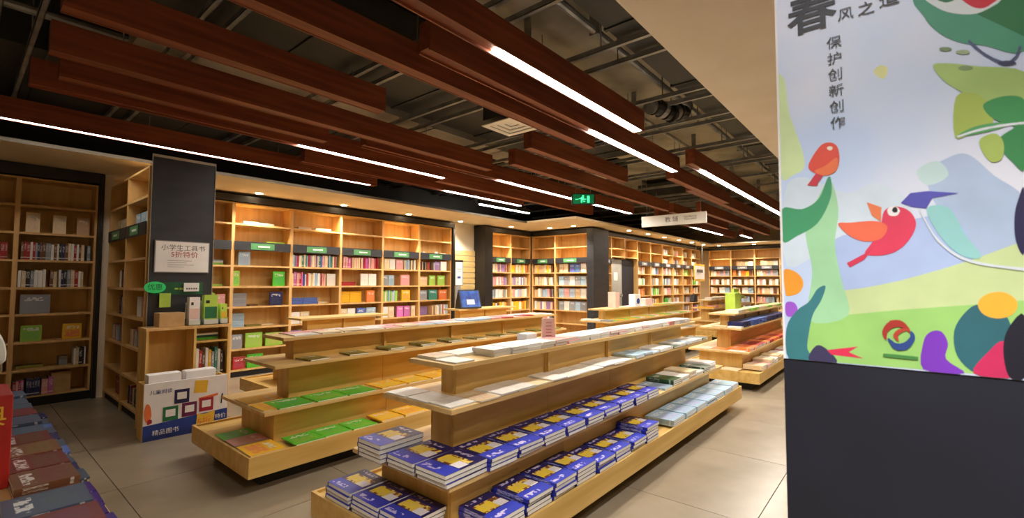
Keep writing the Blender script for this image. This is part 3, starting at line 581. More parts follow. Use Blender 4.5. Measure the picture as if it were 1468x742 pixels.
# yellow notice hanging on the far end of the run
t = thing('hanging_notice', 'cream square notice with dark print hanging before the distant bookcases', 'sign', (15.35, 5.2, 0))
B('yellow_print', 0, 1.0, 0, .02, 1.40, 1.96).build('frame', t); B('paper_white', .06, .94, -.006, 0, 1.46, 1.90).build('sheet', t); text('NEW', .26, 'ink_grey', 'lettering', t, (.5, -.008, 1.72)) if False else MB().mat('ink_grey').box(.2, .8, -.009, -.006, 1.68, 1.78).build('print', t)
for x in (.2, .8): MB().mat('galvanised').cyl((x, .01, 1.96), (x, .01, 2.61), .006, n=6).build('wire', t)

# ------------------------------------------------------------------ tiered display tables
def gondola(label, x0, y0, L, W, rz=0, top=True):
    """footprint origin at (x0, y0); length along local x, tiers step inwards"""
    t = thing('display_table', label, 'display table', (x0, y0, 0), rz)
    B('plinth_black', .12, L-.12, .12, W-.12, 0, .10).build('plinth', t)
    B('maple', .018, L-.018, .018, W-.018, .102, .216).build('base_board', t)
    for a in ((0, L, 0, .018), (0, L, W-.018, W)): B('maple', *a, .10, .232).build('edge_rail', t, bevel=.002)
    for a in ((0, .018), (L-.018, L)): B('maple', *a, .018, W-.018, .10, .232).build('edge_rail', t)
    n = max(1, round(L/1.05))
    for (ins, z0, z1) in ((.26, .216, .43), (.445, .455, .72), (.49, .745, .905))[:3 if top else 1]:
        a0, a1 = ins, L-ins; w_ = (a1-a0)/n; iy = min(ins, .475)
        me = MB().mat('maple').box(.0015, w_-.0015, 0, .016, z0, z1).mesh('riser_panel')
        for k in range(n):
            for yy in (iy, W-iy-.016):
                o = bpy.data.objects.new('riser_panel', me); COL.objects.link(o); o.parent = t; o.location = (a0+k*w_, yy, 0)
        for xx in (a0, a1-.016): B('maple_upright', xx-.001, xx+.017, iy+.016, W-iy-.016, z0, z1).build('end_panel', t)
        if ins == .49:
            for k in range(1, n): MB().mat('maple_upright').box(a0+k*w_-.012, a0+k*w_+.012, iy-.03, iy-.001, z0, z1).build('post', t); MB().mat('maple_upright').box(a0+k*w_-.012, a0+k*w_+.012, W-iy+.001, W-iy+.03, z0, z1).build('post', t)
    for (ins, z0, z1) in ((.15, .43, .455), (.26, .72, .745), (.36, .905, .93))[:3 if top else 1]:
        MB().mat('maple_pale').box(ins, L-ins, ins, W-ins, z0, z1).build('tier_board', t, bevel=.003)
    return t
TZ = {'base': (.2325, .0, .26), 's3': (.456, .15, .445), 's2': (.746, .26, .475), 's1': (.931, .36, .7)}
GW = 1.07
G2 = (1.28, 1.40, 4.28); G1 = (1.25, 3.21, 4.28)
gondola('long four-tier maple display table in the foreground, loaded with blue workbooks', *G2, GW)
gondola('long four-tier maple display table with green and yellow books, behind the foreground one', *G1, GW+.02)
gondola('short tiered display table at the rear left, before the back wall bookcases', 2.2, 4.90, 1.9, GW)
gondola('short tiered display table at the rear carrying a blue framed picture', 4.66, 4.90, 2.1, GW)
gondola('display table beyond the pale books, with white boxes on its top', 6.22, 3.21, 4.28, GW)
gondola('right-hand distant display table with orange and blue books', 6.42, 1.41, 4.28, GW)
gondola('farthest display table on the right, seen only as pale tops', 11.3, 1.41, 4.0, GW)
gondola('farthest display table on the left, seen only as pale tops', 11.3, 3.21, 4.0, GW)
gondola('shadowed low display table at the left edge under the red carton', .54, 1.75, 3.9, 1.06, PI/2, top=False)

FLAT = []
ROWK = {}
def stack(gname, x, y, z, rz, w_, h_, th, n, cn, kind, where, jit=.012, skew=.03):
    rng = random.Random(int(x*1000)+int(y*777)+int(z*99))
    noun = {'workbook': 'workbook', 'thin': 'thin magazine', 'book': 'magazine'}[kind]
    for k in range(n):
        pos = 'alone' if n == 1 else ('lowest' if k == 0 else 'topmost' if k == n-1 else ORD[k]+' up')
        c = cn if isinstance(cn, str) else cn[k % len(cn)]
        lb = f"{c} {noun}, {pos if n == 1 else pos+' of'} {where}".replace('alone', 'alone as')
        FLAT.append(dict(kind=('work' if kind == 'workbook' else 'flatbook'), loc=Vector((x+rng.uniform(-jit, jit)*.6, y+rng.uniform(-jit, jit)*.6, z+k*th)), rz=rz+rng.uniform(-skew, skew),
                         dims=(w_, h_, th*.96), col=c, label=lb, group=f"{c} {noun}s on the {gname}", pose='flat', cat=noun.split()[-1]))
def row(gname, tier, side, g, a, b, pitch, w_, h_, th, n, cn, kind, W=GW, edge=.012, **kw):
    """stacks along one side of a tier; a..b in metres from the near corner"""
    z, ins, dep = TZ[tier]; x0, y0, L = g; k = ROWK.get((gname, tier, side), 0); p = a; rng = random.Random(int(a*100)+int(z*1000)+int(x0*10))
    tn = {'base': 'bottom tier', 's3': 'second tier', 's2': 'third tier', 's1': 'top tier'}[tier]; inn = edge+h_/2+ins
    while p+w_ <= b+.001:
        nn = n if isinstance(n, int) else rng.randint(*n); q = p+w_/2
        x, y, rz = {'front': (x0+ins+q, y0+inn, 0), 'left': (x0+inn, y0+ins+q, -PI/2), 'back': (x0+ins+q, y0+W-inn, PI)}[side]
        c = cn if isinstance(cn, str) or kind != 'cyc' else cn
        c = cn if isinstance(cn, str) else (cn if kw.get('layer') else rng.choice(cn))
        stack(gname, x, y, z, rz, w_, h_, th, nn, c, kind, f"{ORD[k]} pile, {dict(front='front side', left='left end', back='back side')[side]}, {tn}, {gname}", skew=kw.get('skew', .02))
        p += pitch; k += 1; ROWK[(gname, tier, side)] = k
# foreground table
g = 'foreground table'
row(g, 'base', 'front', G2, .30, 2.30, .225, .205, .235, .021, (3, 5), 'blue', 'workbook')
row(g, 'base', 'front', G2, 2.36, 4.25, .268, .245, .235, .016, 3, 'pale blue', 'book')
row(g, 'base', 'left', G2, .27, .95, .232, .215, .22, .019, (3, 4), 'blue', 'workbook', edge=.02)
row(g, 's3', 'front', G2, .24, 2.35, .222, .205, .262, .019, 3, 'blue', 'workbook', edge=-.02)
row(g, 's3', 'front', G2, 2.40, 3.96, .20, .185, .25, .017, (1, 4), ['white', 'dark green', 'pale blue', 'cream', 'white'], 'book')
row(g, 's3', 'left', G2, .0, .56, .215, .205, .27, .02, 3, 'blue', 'workbook', edge=-.03)
row(g, 's3', 'left', G2, .45, .66, .2, .195, .27, .023, 4, 'blue', 'workbook', edge=-.05)
row(g, 's2', 'left', G2, .02, .53, .17, .165, .17, .007, 1, ['white', 'white', 'pearl'], 'thin')
row(g, 's2', 'front', G2, .19, 1.95, .158, .152, .205, .007, (1, 2), ['white', 'beige', 'white', 'cream'], 'thin', edge=-.004)
row(g, 's2', 'front', G2, 1.97, 3.74, .158, .148, .205, .012, (1, 2), ['white', 'dark green', 'white', 'pale blue'], 'thin', edge=-.008)
row(g, 's1', 'front', G2, .04, .30, .15, .14, .17, .007, 1, ['white', 'cream'], 'thin')
row(g, 's1', 'front', G2, .33, 3.54, .148, .142, .17, .02, 2, ['white', 'pearl', 'white', 'white', 'pink'], 'book', skew=.01)
row(g, 's1', 'back', G2, .05, 3.5, .15, .142, .165, .014, 1, ['white', 'white', 'cream'], 'thin')
# second table
g = 'middle table'
row(g, 'base', 'left', G1, .30, .86, .2, .18, .22, .006, 1, ['pink', 'green', 'green'], 'thin', edge=.02)
row(g, 'base', 'left', G1, .02, .28, .26, .25, .22, .008, 1, 'yellow', 'thin', edge=.02)
row(g, 'base', 'front', G1, .30, .98, .22, .21, .225, .008, 1, 'green', 'thin')
row(g, 'base', 'front', G1, 1.0, 4.2, .215, .205, .225, .008, (1, 2), 'yellow', 'thin')
row(g, 's3', 'left', G1, .05, .78, .25, .235, .25, .007, 1, ['lime', 'yellow'], 'thin')
row(g, 's3', 'front', G1, .1, .9, .27, .25, .26, .009, 1, 'green', 'thin')
row(g, 's3', 'front', G1, .95, 3.9, .27, .25, .26, .01, 1, 'yellow', 'thin')
row(g, 's2', 'front', G1, .25, 3.7, .36, .17, .2, .012, (1, 2), 'olive', 'book', skew=.12)
row(g, 's1', 'front', G1, .1, 3.5, .2, .19, .16, .007, (1, 2), ['pink', 'white', 'pale blue', 'red', 'white', 'cream'], 'thin', skew=.1)
row(g, 's1', 'back', G1, .1, 3.5, .19, .17, .16, .008, 1, ['pink', 'white'], 'thin')
# the distant tables
G3 = (6.42, 1.41, 4.28); G4 = (6.22, 3.21, 4.28); g = 'right distant table'
row(g, 's2', 'front', G3, .15, 3.2, .2, .19, .2, .025, 3, ['blue', 'blue', 'navy', 'pale blue'], 'book')
row(g, 's2', 'left', G3, .02, .53, .18, .165, .17, .02, 1, ['white', 'cream'], 'thin')
row(g, 's3', 'front', G3, .1, 3.9, .24, .225, .26, .02, 2, ['orange', 'orange', 'red'], 'book')
row(g, 's3', 'left', G3, .05, .75, .22, .2, .25, .01, 1, ['orange', 'cream', 'white'], 'thin')
row(g, 'base', 'front', G3, .25, 4.2, .24, .225, .235, .02, (2, 4), ['white', 'white', 'pink', 'cream'], 'book')
row(g, 'base', 'left', G3, .25, 1.0, .24, .21, .22, .01, 1, ['beige', 'cream'], 'thin')
row(g, 's1', 'front', G3, .2, 3.4, .2, .19, .17, .02, 2, ['white', 'cream', 'lime'], 'book')
g = 'left distant table'
row(g, 's1', 'front', G4, .8, 3.4, .2, .19, .17, .012, 1, ['white', 'lime', 'white', 'yellow'], 'thin')
row(g, 's2', 'left', G4, .02, .53, .17, .165, .17, .02, 1, ['white', 'grey'], 'thin')
row(g, 's2', 'front', G4, .1, 3.7, .2, .19, .2, .014, 1, ['white', 'lime', 'yellow'], 'thin')
row(g, 's3', 'front', G4, .1, 3.9, .24, .225, .26, .012, 1, ['white', 'cream', 'pale blue'], 'thin')
for gg, nm in (((11.3, 1.41, 4.0), 'farthest right table'), ((11.3, 3.21, 4.0), 'farthest left table')):
    row(nm, 's1', 'front', gg, .1, 3.2, .3, .28, .17, .03, 2, ['white', 'lime', 'cream'], 'book')
    row(nm, 's2', 'front', gg, .1, 3.4, .3, .28, .2, .03, 2, ['white', 'pink', 'yellow'], 'book')
    row(nm, 's2', 'left', gg, .02, .53, .2, .18, .2, .03, 1, ['white', 'yellow'], 'book')
# left edge table (runs away from the camera); its right edge carries the books
def lrow(tier, a, b, pitch, w_, h_, th, n, cols, kind, xin, tn):
    z = TZ[tier][0]; p = a; k = ROWK.get(tn, 0); rng = random.Random(int(z*100))
    while p+w_ <= b:
        stack('left edge table', .54-TZ[tier][1]-xin-h_/2, 1.75+p+w_/2, z, PI/2, w_, h_, th, n if isinstance(n, int) else rng.randint(*n), cols[k % len(cols)], kind, f"{ORD[k]} pile from the near end, {tn} tier, left edge table", skew=.03)
        p += pitch; k += 1; ROWK[tn] = k
lrow('base', .1, 1.72, .178, .17, .15, .014, 2, ['indigo'], 'book', .01, 'bottom')
lrow('base', 1.75, 3.85, .20, .19, .15, .012, (2, 3), ['blue', 'slate', 'navy', 'slate'], 'book', .01, 'bottom')
lrow('s3', .45, 1.0, .25, .235, .24, .016, (2, 3), ['maroon', 'slate'], 'book', .0, 'second')
lrow('s3', 1.05, 3.7, .25, .235, .20, .016, (2, 4), ['slate', 'slate', 'brown', 'maroon', 'brown', 'maroon', 'slate', 'slate', 'maroon', 'slate'], 'book', .0, 'second')
t = thing('red_carton', 'large red carton with yellow and white lettering on the left edge table', 'box', (0, 3.0, .4565))
MB().mat('red_board').box(-.30, .195, 0, .34, 0, .40).build('carton_body', t, bevel=.004)
text('English', .10, 'paper_white', 'lettering', t, (-.005, -.001, .17)); text('词典', .10, 'yellow_print', 'lettering', t, (.08, -.001, .31)); text('2', .13, 'yellow_print', 'lettering', t, (.14, -.001, .065))
for k in range(5):
    FLAT.append(dict(kind='flatbook', loc=Vector((.0+.012*(k % 2), 3.15, .858+k*.021)), rz=.03*(-1)**k, dims=(.34, .26, .02), col=['white', 'red', 'white', 'pink', 'white'][k], label=f"{['white', 'red', 'white', 'pink', 'white'][k]} book, {['lowest', 'second up', 'third up', 'fourth up', 'topmost'][k]} of the pile on the red carton", group='books piled on the red carton', pose='flat', cat='book'))
m = MB().mat('clear_acrylic'); m.prism(smooth([(-.14, .0), (.13, .0), (.17, .08), (.12, .19), (.02, .17), (-.12, .2), (-.17, .1)]), -.09, .09, 'y')
o = m.build('wrapped_parcel', loc=(0, 3.15, .964), bevel=.02); tag(o, 'crumpled grey plastic wrapped parcel on the pile above the red carton', 'parcel')

# ------------------------------------------------------------------ build the books
def flat_mesh(name, cover, c=.10):
    m = MB().mat(cover); UV = [(0, 0), (1, 0), (1, 1), (0, 1)]
    m.box(-.5, .5, -.5, .5, 1-c, 1, top_uv=UV); m.box(-.5, .5, -.5, .5, 0, c); m.box(-.5, -.47, -.5, .5, c, 1-c, left_uv=[(2, 0), (3, 0), (3, 1), (2, 1)])
    m.mat('pages').box(-.47, .49, -.495, .495, c, 1-c, skip='tbl'); return m.mesh(name)
def spineout_mesh(name, cover):      # lying flat with the spine to the front
    m = MB().mat(cover); UV = [(0, 0), (1, 0), (1, 1), (0, 1)]
    m.box(-.5, .5, 0, 1, .93, 1, top_uv=UV); m.box(-.5, .5, 0, 1, 0, .07); m.box(-.5, .5, 0, .02, .07, .93)
    m.mat('pages').box(-.485, .485, .02, .98, .07, .93, skip='tbf')
    me = m.mesh(name); return me
def upright_mesh(name, cover):       # standing, spine to the front (-y)
    m = MB().mat(cover)
    m.box(-.5, -.43, .03, 1, 0, 1); m.box(.43, .5, .03, 1, 0, 1)
    i = len(m.f); m.box(-.5, .5, 0, .03, 0, 1); m.uv[i+2] = [(2, 0), (3, 0), (3, 1), (2, 1)]
    m.mat('pages').box(-.43, .43, .03, .98, .015, .985, skip='flr'); return m.mesh(name)
def face_mesh(name, cover):          # leaning face-out
    m = MB().mat(cover); c = [(0, 0), (1, 0), (1, 1), (0, 1)]
    i = len(m.f); m.box(-.5, .5, 0, .12, 0, 1); m.uv[i+2] = c
    m.box(-.5, .5, .88, 1, 0, 1); m.box(-.5, -.48, .12, .88, 0, 1)
    m.mat('pages').box(-.48, .485, .12, .88, .01, .99, skip='lfk'); return m.mesh(name)
PROTO = {'work': flat_mesh('workbook', 'workbook_print', .05), 'flatbook': flat_mesh('book', 'cover_print'), 'flat': spineout_mesh('book', 'cover_print'),
         'spine': upright_mesh('book', 'cover_print'), 'face': face_mesh('book', 'cover_print')}
SPL = {k: (f, ) for k, f in PROTO.items()}
def seen(b):
    d = b['loc']-CAMP; yaw, f = .6975, 672.9
    fwd = d.x*math.cos(yaw)+d.y*math.sin(yaw); rt = d.x*math.sin(yaw)-d.y*math.cos(yaw)
    if fwd < .3: return 0
    x = 734+f*rt/fwd; y = 371-f*(d.z-.049*fwd)/fwd
    if not (-10 < x < 1128 and -5 < y < 752): return 0
    dm = b['dims']; a = {'spine': dm[0]*dm[2], 'face': dm[0]*dm[1], 'flat': dm[0]*dm[2], 'flatbook': dm[0]*dm[1]*.35, 'work': dm[0]*dm[1]*.35}[b['kind']]
    return a*(f/fwd)**2
def scale_of(b):
    dm = b['dims']
    return {'spine': (dm[0], dm[1], dm[2]), 'face': (dm[0], dm[2], dm[1])}.get(b['kind'], dm)
def make_books(lst, cap, stuff_name, stuff_label):
    for b in lst: b['s'] = seen(b)
    lst = sorted([b for b in lst if b['s'] > 0], key=lambda b: -b['s'])
    used = {}
    for b in lst[:cap]:
        o = bpy.data.objects.new(b.get('cat', 'book'), PROTO[b['kind']]); COL.objects.link(o)
        o.location = b['loc']; o.rotation_euler = (0, 0, b['rz']); o.scale = scale_of(b)
        c = lin(CN[b['col']]); rng = random.Random(int(b['loc'].x*9173+b['loc'].y*131+b['loc'].z*17)); j = rng.uniform(.85, 1.12)
        o.color = (min(1, c[0]*j), min(1, c[1]*j), min(1, c[2]*j), 1)
        tag(o, b['label'], b.get('cat', 'book'), b['group'])
    if len(lst) > cap:
        m = MB(); m.t = (1, 1, 1, 1)
        for b in lst[cap:]:
            m.t = lin(CN[b['col']]); dm = scale_of(b)
            X = Matrix.Translation(b['loc']) @ Matrix.Rotation(b['rz'], 4, 'Z')
            m.mat('cover_print_joined'); x0, x1 = -dm[0]/2, dm[0]/2
            y0, y1 = (-dm[1]/2, dm[1]/2) if b['kind'] in ('work', 'flatbook') else (0, dm[1])
            m.box(x0, x1, y0, y1, 0, dm[2], top_uv=[(0, 0), (1, 0), (1, 1), (0, 1)], xf=X)
        tag(m.build(stuff_name), stuff_label, 'book', kind='stuff')
    print('books', len(lst), 'cap', cap)
make_books(CAND, 300, 'shelved_books', 'small distant books filling the far bookcase shelves')
work = [b for b in FLAT if b['kind'] == 'work']; rest = [b for b in FLAT if b['kind'] != 'work']
make_books(work, 300, 'piled_workbooks', 'blue workbooks in piles on the foreground table')
make_books(rest, 300, 'table_magazines', 'small pale magazines and books lying on the distant display tables')

# ------------------------------------------------------------------ things standing on the tables
t = thing('framed_picture', 'blue picture on a black easel stand on the rear display table', 'picture', (5.10, 5.30, .931), math.radians(-14))
MB().mat('black_metal').prism([(0, 0), (.20, 0), (.12, .26), (.10, .26)], .0, .33, 'x').build('easel', t)
xf = Matrix.Rotation(math.radians(-18), 4, 'X')
MB().mat('black_metal').box(-.02, .36, -.03, -.012, .0, .30, xf=xf).mat('blue_panel').box(0, .34, -.034, -.03, .02, .28, xf=xf).mat('paper_white').box(.10, .24, -.036, -.034, .06, .14, xf=xf).build('picture_panel', t)
t = thing('floor_sign', 'white upright information sign on a grey post beside the slatted panel', 'sign', (6.38, 6.72, 0))
MB().mat('grey_plastic').cyl((0, 0, 0), (0, 0, .02), .16, n=20).build('base', t); MB().mat('grey_plastic').box(-.06, .06, -.01, .02, .02, 1.32).build('post', t)
MB().mat('black_metal').box(-.11, .11, -.02, .01, 1.28, 1.78).build('frame', t); MB().mat('paper_white').box(-.095, .095, -.026, -.02, 1.29, 1.74).mat('blue_print').box(-.05, .04, -.0275, -.026, 1.42, 1.46).mat('ink_grey').box(-.06, .06, -.0275, -.026, 1.60, 1.61).box(-.06, .05, -.0275, -.026, 1.56, 1.568).build('sheet', t)
t = thing('price_stand', 'tall pink printed card standing among the pale books on the foreground table', 'sign', (2.66, 1.96, .947), math.radians(-40))
MB().mat('paper_pink').prism([(0, 0), (.10, 0), (.092, .15), (.004, .15)], -.01, .012, 'y').build('card', t)
m = MB().mat('ink_red')
for k in range(5): m.box(.03, .07, -.0108, -.01, .03+k*.022, .034+k*.022)
m.build('print', t); B('paper_pink', -.01, .11, -.04, .04, -.001, .003).build('foot', t)
o = B('paper_white', 2.50, 2.61, 1.96, 2.05, .947, 1.0).build('paper_box', bevel=.003); tag(o, 'small white box beside the pink card on the foreground table', 'box')
o = B('paper_pink', 7.02, 7.16, 3.66, 3.80, .931, 1.19).build('upright_box', bevel=.004); tag(o, 'tall pale box standing in front of the dark door gap', 'box')
t = thing('gift_box', 'white box with a round blue picture on a distant display table', 'box', (7.62, 3.60, .945))
B('paper_white', 0, .22, 0, .12, 0, .2).build('box_body', t, bevel=.004); MB().mat('blue_panel').prism([(.12+.06*math.cos(a*PI/8), .08+.05*math.sin(a*PI/8)) for a in range(16)], -.0015, 0, 'y').build('round_picture', t)
o = B('paper_pink', 8.1, 8.4, 3.62, 3.74, .945, 1.06).build('low_box', bevel=.004); tag(o, 'low pink box right of the box with the round blue picture', 'box')
t = thing('lime_display', 'bright lime green display block on the right distant table', 'display', (7.30, 1.90, .931))
MB().mat('lime').box(0, .30, 0, .14, 0, .27).build('block', t, bevel=.006); MB().mat('lime').box(.02, .28, .02, .05, .27, .33).build('header_card', t)
for k, (x, y, z, nm) in enumerate(((10.2, 3.5, .931, 'beyond the middle aisle at eye level'), (6.0, 2.2, .93, 'x'), (6.4, 2.0, .72, 'x'))):
    if k: continue
    t = thing('black_bag', f'small black bag on the distant table, {nm}', 'bag', (10.3, 3.5, z)); t.scale = (.6, .6, .6)
    MB().mat('black_metal').prism(smooth([(0, 0), (.3, 0), (.33, .1), (.26, .24), (.04, .24), (-.02, .1)]), 0, .16, 'y').build('bag_body', t)
    MB().mat('black_metal').prism([(.06, .22), (.09, .31), (.2, .31), (.23, .22), (.21, .22), (.19, .295), (.1, .295), (.08, .22)], .07, .09, 'y').build('handle', t)

# ------------------------------------------------------------------ poster pillar on the right
struct('wall_poster_pillar', B('pillar_dark', 1.6, 2.1, -.62, .285, 0, 2.60))
t = thing('poster', 'large pastel illustrated poster with birds and black lettering on the dark pillar', 'poster', (1.6, 0, 0))
PX = -.004
MB().mat('poster_paper').box(PX, -.0005, -.40, .283, 1.127, 2.45).build('sheet', t)
MB().mat('paper_white').box(PX-.001, -.0004, .279, .2845, 1.127, 2.45).build('edge_strip', t)
m = MB(); d = PX
EXTRA = [((214, 232, 250), 1, [(.27, 1.62), (.22, 1.66), (.12, 1.60), (.06, 1.62), (.0, 1.58), (-.02, 1.50), (.05, 1.47), (.15, 1.46), (.27, 1.40)]),
 ((196, 226, 232), 1, [(-.03, 1.64), (-.07, 1.66), (-.09, 1.62), (-.05, 1.60)]), ((236, 240, 170), 1, [(.05, 1.925), (.035, 1.94), (.02, 1.925), (.03, 1.90)])]
for c, sm, pts in EXTRA[:1]+ART[:3]+EXTRA[1:]+ART[3:]:
    m.mat(flat(c)); pts = smooth(pts, 4) if sm else pts
    pts = [(min(y, .2785), max(z, 1.1275)) for y, z in pts]; d -= .00007
    # rim-less thin slab facing -x
    m.face([(d, y, z) for y, z in pts])
art = m.build('printed_artwork', t)
text('春', .125, 'ink_black', 'lettering', t, (-.0085, .190, 2.135), '-y', ext=.0004, off=.0022)
for s_, y, z, sz in (('风', .108, 2.106, .038), ('之', .062, 2.104, .040), ('道', .012, 2.112, .046)): text(s_, sz, 'ink_black', 'lettering', t, (-.0085, y, z), '-y', ext=.0004)
for k, s_ in enumerate('保护创新创作'): text(s_, .037, 'ink_black', 'lettering', t, (-.0085, .137-.0006*k, 2.033-k*.0466), '-y', ext=.0004)

# ------------------------------------------------------------------ ceiling beams and their light strips
BZ = 2.75
def beam(x0, x1, y, label, light=None, h=.19, w_=.105, mt='strip_light'):
    t = thing('ceiling_beam', label, 'beam', ((x0+x1)/2, y, BZ)); a, b = x0-(x0+x1)/2, x1-(x0+x1)/2
    MB().mat('redwood').box(a, b, -w_/2, w_/2, .016, h).box(a, b, -w_/2, -w_/2+.011, 0, .016).box(a, b, w_/2-.011, w_/2, 0, .016).build('beam_body', t)
    if not light: B('redwood', a+.001, b-.001, -w_/2+.0112, w_/2-.0112, .003, .0158).build('underside_board', t)
    if light:
        la, lb = light[0]-(x0+x1)/2, light[1]-(x0+x1)/2
        MB().mat(mt).box(la, lb, -w_/2+.0115, w_/2-.0115, .006, .0158).build('light_strip', t)
    k = a+.35
    while k < b-.1:
        MB().mat('galvanised').cyl((k, 0, h), (k, 0, .30), .004, n=6).build('hanger_rod', t); k += 1.3
    return t
beam(-3.0, 4.08, 1.87, 'long brown beam nearest the plaster bulkhead with a bright strip at its right end', (2.08, 4.06))
beam(1.80, 5.88, 2.21, 'brown beam with a light strip at its far half, second from the bulkhead', (3.80, 5.86))
beam(-3.0, 4.26, 2.50, 'long unlit brown beam crossing the top middle of the ceiling')
beam(3.83, 6.05, 3.00, 'short unlit brown beam right of the square air vent')
beam(.31, 2.24, 3.29, 'short unlit brown beam at the upper left, highest in the picture')
beam(4.24, 8.97, 3.56, 'unlit brown beam running to the far side behind the square vent')
beam(.33, 4.30, 3.98, 'unlit brown beam at the left, fifth row from the bulkhead')
beam(2.69, 8.92, 4.27, 'brown beam with the light strip behind the green exit sign', (4.82, 8.88))
beam(.42, 2.37, 4.44, 'short unlit brown beam at the left, above the bright strips')
beam(.30, 4.26, 4.76, 'brown beam with a light strip in front of the long left strip', (2.26, 4.24))
beam(4.3, 8.5, 4.98, 'unlit brown beam beneath the exit sign row')
beam(2.6, 6.71, 5.40, 'brown beam with a light strip above the rear tables', (4.85, 6.69))
beam(-3.0, 3.95, 5.93, 'long brown beam along the plaster soffit with the longest light strip', (.15, 3.86), mt='strip_light_soft', w_=.085)
beam(6.17, 8.80, 2.40, 'short unlit brown beam between the two right-hand light strips')
beam(5.60, 11.4, 1.93, 'brown beam with a light strip left of the poster', (6.05, 11.3))
beam(7.2, 14.0, 2.50, 'unlit brown beam beside the right-hand light strip, running far')
beam(9.4, 15.5, 3.08, 'distant unlit brown beam right of the white hanging sign')
beam(9.8, 15.9, 4.12, 'distant brown beam with a short light strip right of the hanging sign', (12.2, 14.6))
beam(9.2, 13.0, 3.56, 'distant unlit brown beam behind the white hanging sign')
beam(11.0, 16.0, 1.6, 'distant unlit brown beam close to the poster edge')
beam(15.0, 16.25, 4.1-.4, 'farthest brown beam with a short light strip before the end soffit', (15.05, 16.2))
# fluorescent tube by the alcove soffit, seen as the second lowest strip
t = thing('tube_light', 'slim fluorescent tube hanging just before the rear soffit', 'lamp', (6.8, 5.86, 2.75))
B('black_metal', -.75, .75, -.03, .03, .01, .08).build('housing', t); B('strip_light', -.72, .72, -.02, .02, -.004, .01).build('tube', t)
MB().mat('galvanised').cyl((-.6, 0, .08), (-.6, 0, .8), .004, n=6).cyl((.6, 0, .08), (.6, 0, .8), .004, n=6).build('hanger_rod', t)
# steel channels across, in pairs
cx = [.12, .30, .96, 1.115, 2.055, 2.255, 2.97, 3.23, 4.1, 4.3, 4.85, 5.05, 5.9, 6.1, 6.9, 7.1, 8.0, 8.9, 9.8, 10.8, 11.8, 12.8, 13.8, 14.8, 15.8]
for k, x in enumerate(cx):
    t = thing('ceiling_channel', f'thin galvanised steel channel crossing above the beams, {ORD[k] if k < 20 else ORD[k-20]+" beyond the twentieth"} from the left', 'channel', (x, 3.4, 3.02), 0, 'steel channels above the beams')
    MB().mat('galvanised').box(-.017, .017, -2.4, 4.1, 0, .004).box(-.017, -.013, -2.4, 4.1, 0, .036).box(.013, .017, -2.4, 4.1, 0, .036).build('channel', t)
    for y in (-1.75, -.8, .64, 1.3, 3.7): MB().mat('galvanised').cyl((0, y, .004), (0, y, .53), .005, n=6).build('hanger_rod', t)
# ducts and pipes
def duct(label, x0, x1, y0, y1, z0, z1, mat, seam=1.2):
    t = thing('air_duct', label, 'duct', ((x0+x1)/2, (y0+y1)/2, z0)); a, b, c, d_ = (x0-x1)/2, (x1-x0)/2, (y0-y1)/2, (y1-y0)/2
    B(mat, a, b, c, d_, 0, z1-z0).build('duct_body', t); k = a+.3
    while k < b: MB().mat(mat).box(k, k+.03, c-.012, d_+.012, -.012, z1-z0+.012).build('flange', t); k += seam
duct('wide dark duct running along the plaster bulkhead', -3.5, 12.0, 1.02, 1.52, 3.08, 3.4, 'duct_dark')
duct('wide dark grey duct above the middle beams', -3.5, 5.2, 2.98, 3.95, 3.12, 3.5, 'duct_dark')
duct('pale insulated duct above the left middle beams', .8, 5.25, 4.12, 4.5, 3.12, 3.4, 'duct_pale')
duct('black duct above the rear aisle', -3.5, 9.0, 4.9, 6.9, 3.08, 3.5, 'duct_dark')
duct('short cross duct right of the vent', 5.3, 5.9, 2.8, 4.6, 3.1, 3.4, 'duct_dark')
duct('distant dark duct beyond the hanging sign', 9.5, 16.0, 3.2, 4.4, 3.1, 3.45, 'duct_dark')
for k, (y, z, r, lb) in enumerate(((1.72, 3.22, .03, 'grey pipe along the dark duct by the bulkhead'), (2.35, 3.3, .024, 'thin grey pipe between the two long beams'), (4.66, 3.25, .03, 'grey pipe beside the pale duct'))):
    t = thing('pipe', lb, 'pipe', (5, y, z)); MB().mat('galvanised').cyl((-8, 0, 0), (10, 0, 0), r, n=10).build('pipe_run', t)
    for x in range(-6, 10, 2): MB().mat('galvanised').box(x-.01, x+.01, -r-.006, r+.006, -r-.006, 3.55-z).build('pipe_clip', t)
# torn flexible duct by the second light
t = thing('flexible_duct', 'crumpled dark flexible duct end with silver lining hanging near the bulkhead', 'duct', (4.35, 1.72, 3.0))
for k in range(9): MB().mat('black_metal' if k % 3 else 'galvanised').cyl((k*.05-.2, -.02*k+.08, .02*math.sin(k)), (k*.05-.155, -.02*k+.06, .02*math.sin(k+1)), .075+.012*(k % 2), .07, n=12).build('rib', t)
# air vents
def vent(x, y, z, s, label):
    t = thing('air_vent', label, 'vent', (x, y, z))
    for k in range(4):
        a = s/2*(1-k*.24); b = a-.05*s/.4
        m = MB().mat('white_plastic')
        for (p, q, r_, u_) in ((-a, a, -a, -b), (-a, a, b, a), (-a, -b, -b, b), (b, a, -b, b)): m.box(p, q, r_, u_, k*.012, k*.012+.008)
        m.build('louvre_ring' if k else 'frame', t)
    B('white_plastic', -.04, .04, -.04, .04, .045, .05).build('centre_plate', t)
    B('duct_dark', -s/2+.01, s/2-.01, -s/2+.01, s/2-.01, .052, .20).build('duct_neck', t)
vent(3.32, 2.79, 2.80, .40, 'square white four-way air vent between the brown beams')
vent(6.2, 3.28, 2.93, .36, 'small square air vent beyond the short beam')
vent(2.95, 5.55, 2.84, .36, 'flat white air vent by the rear soffit above the long strip')
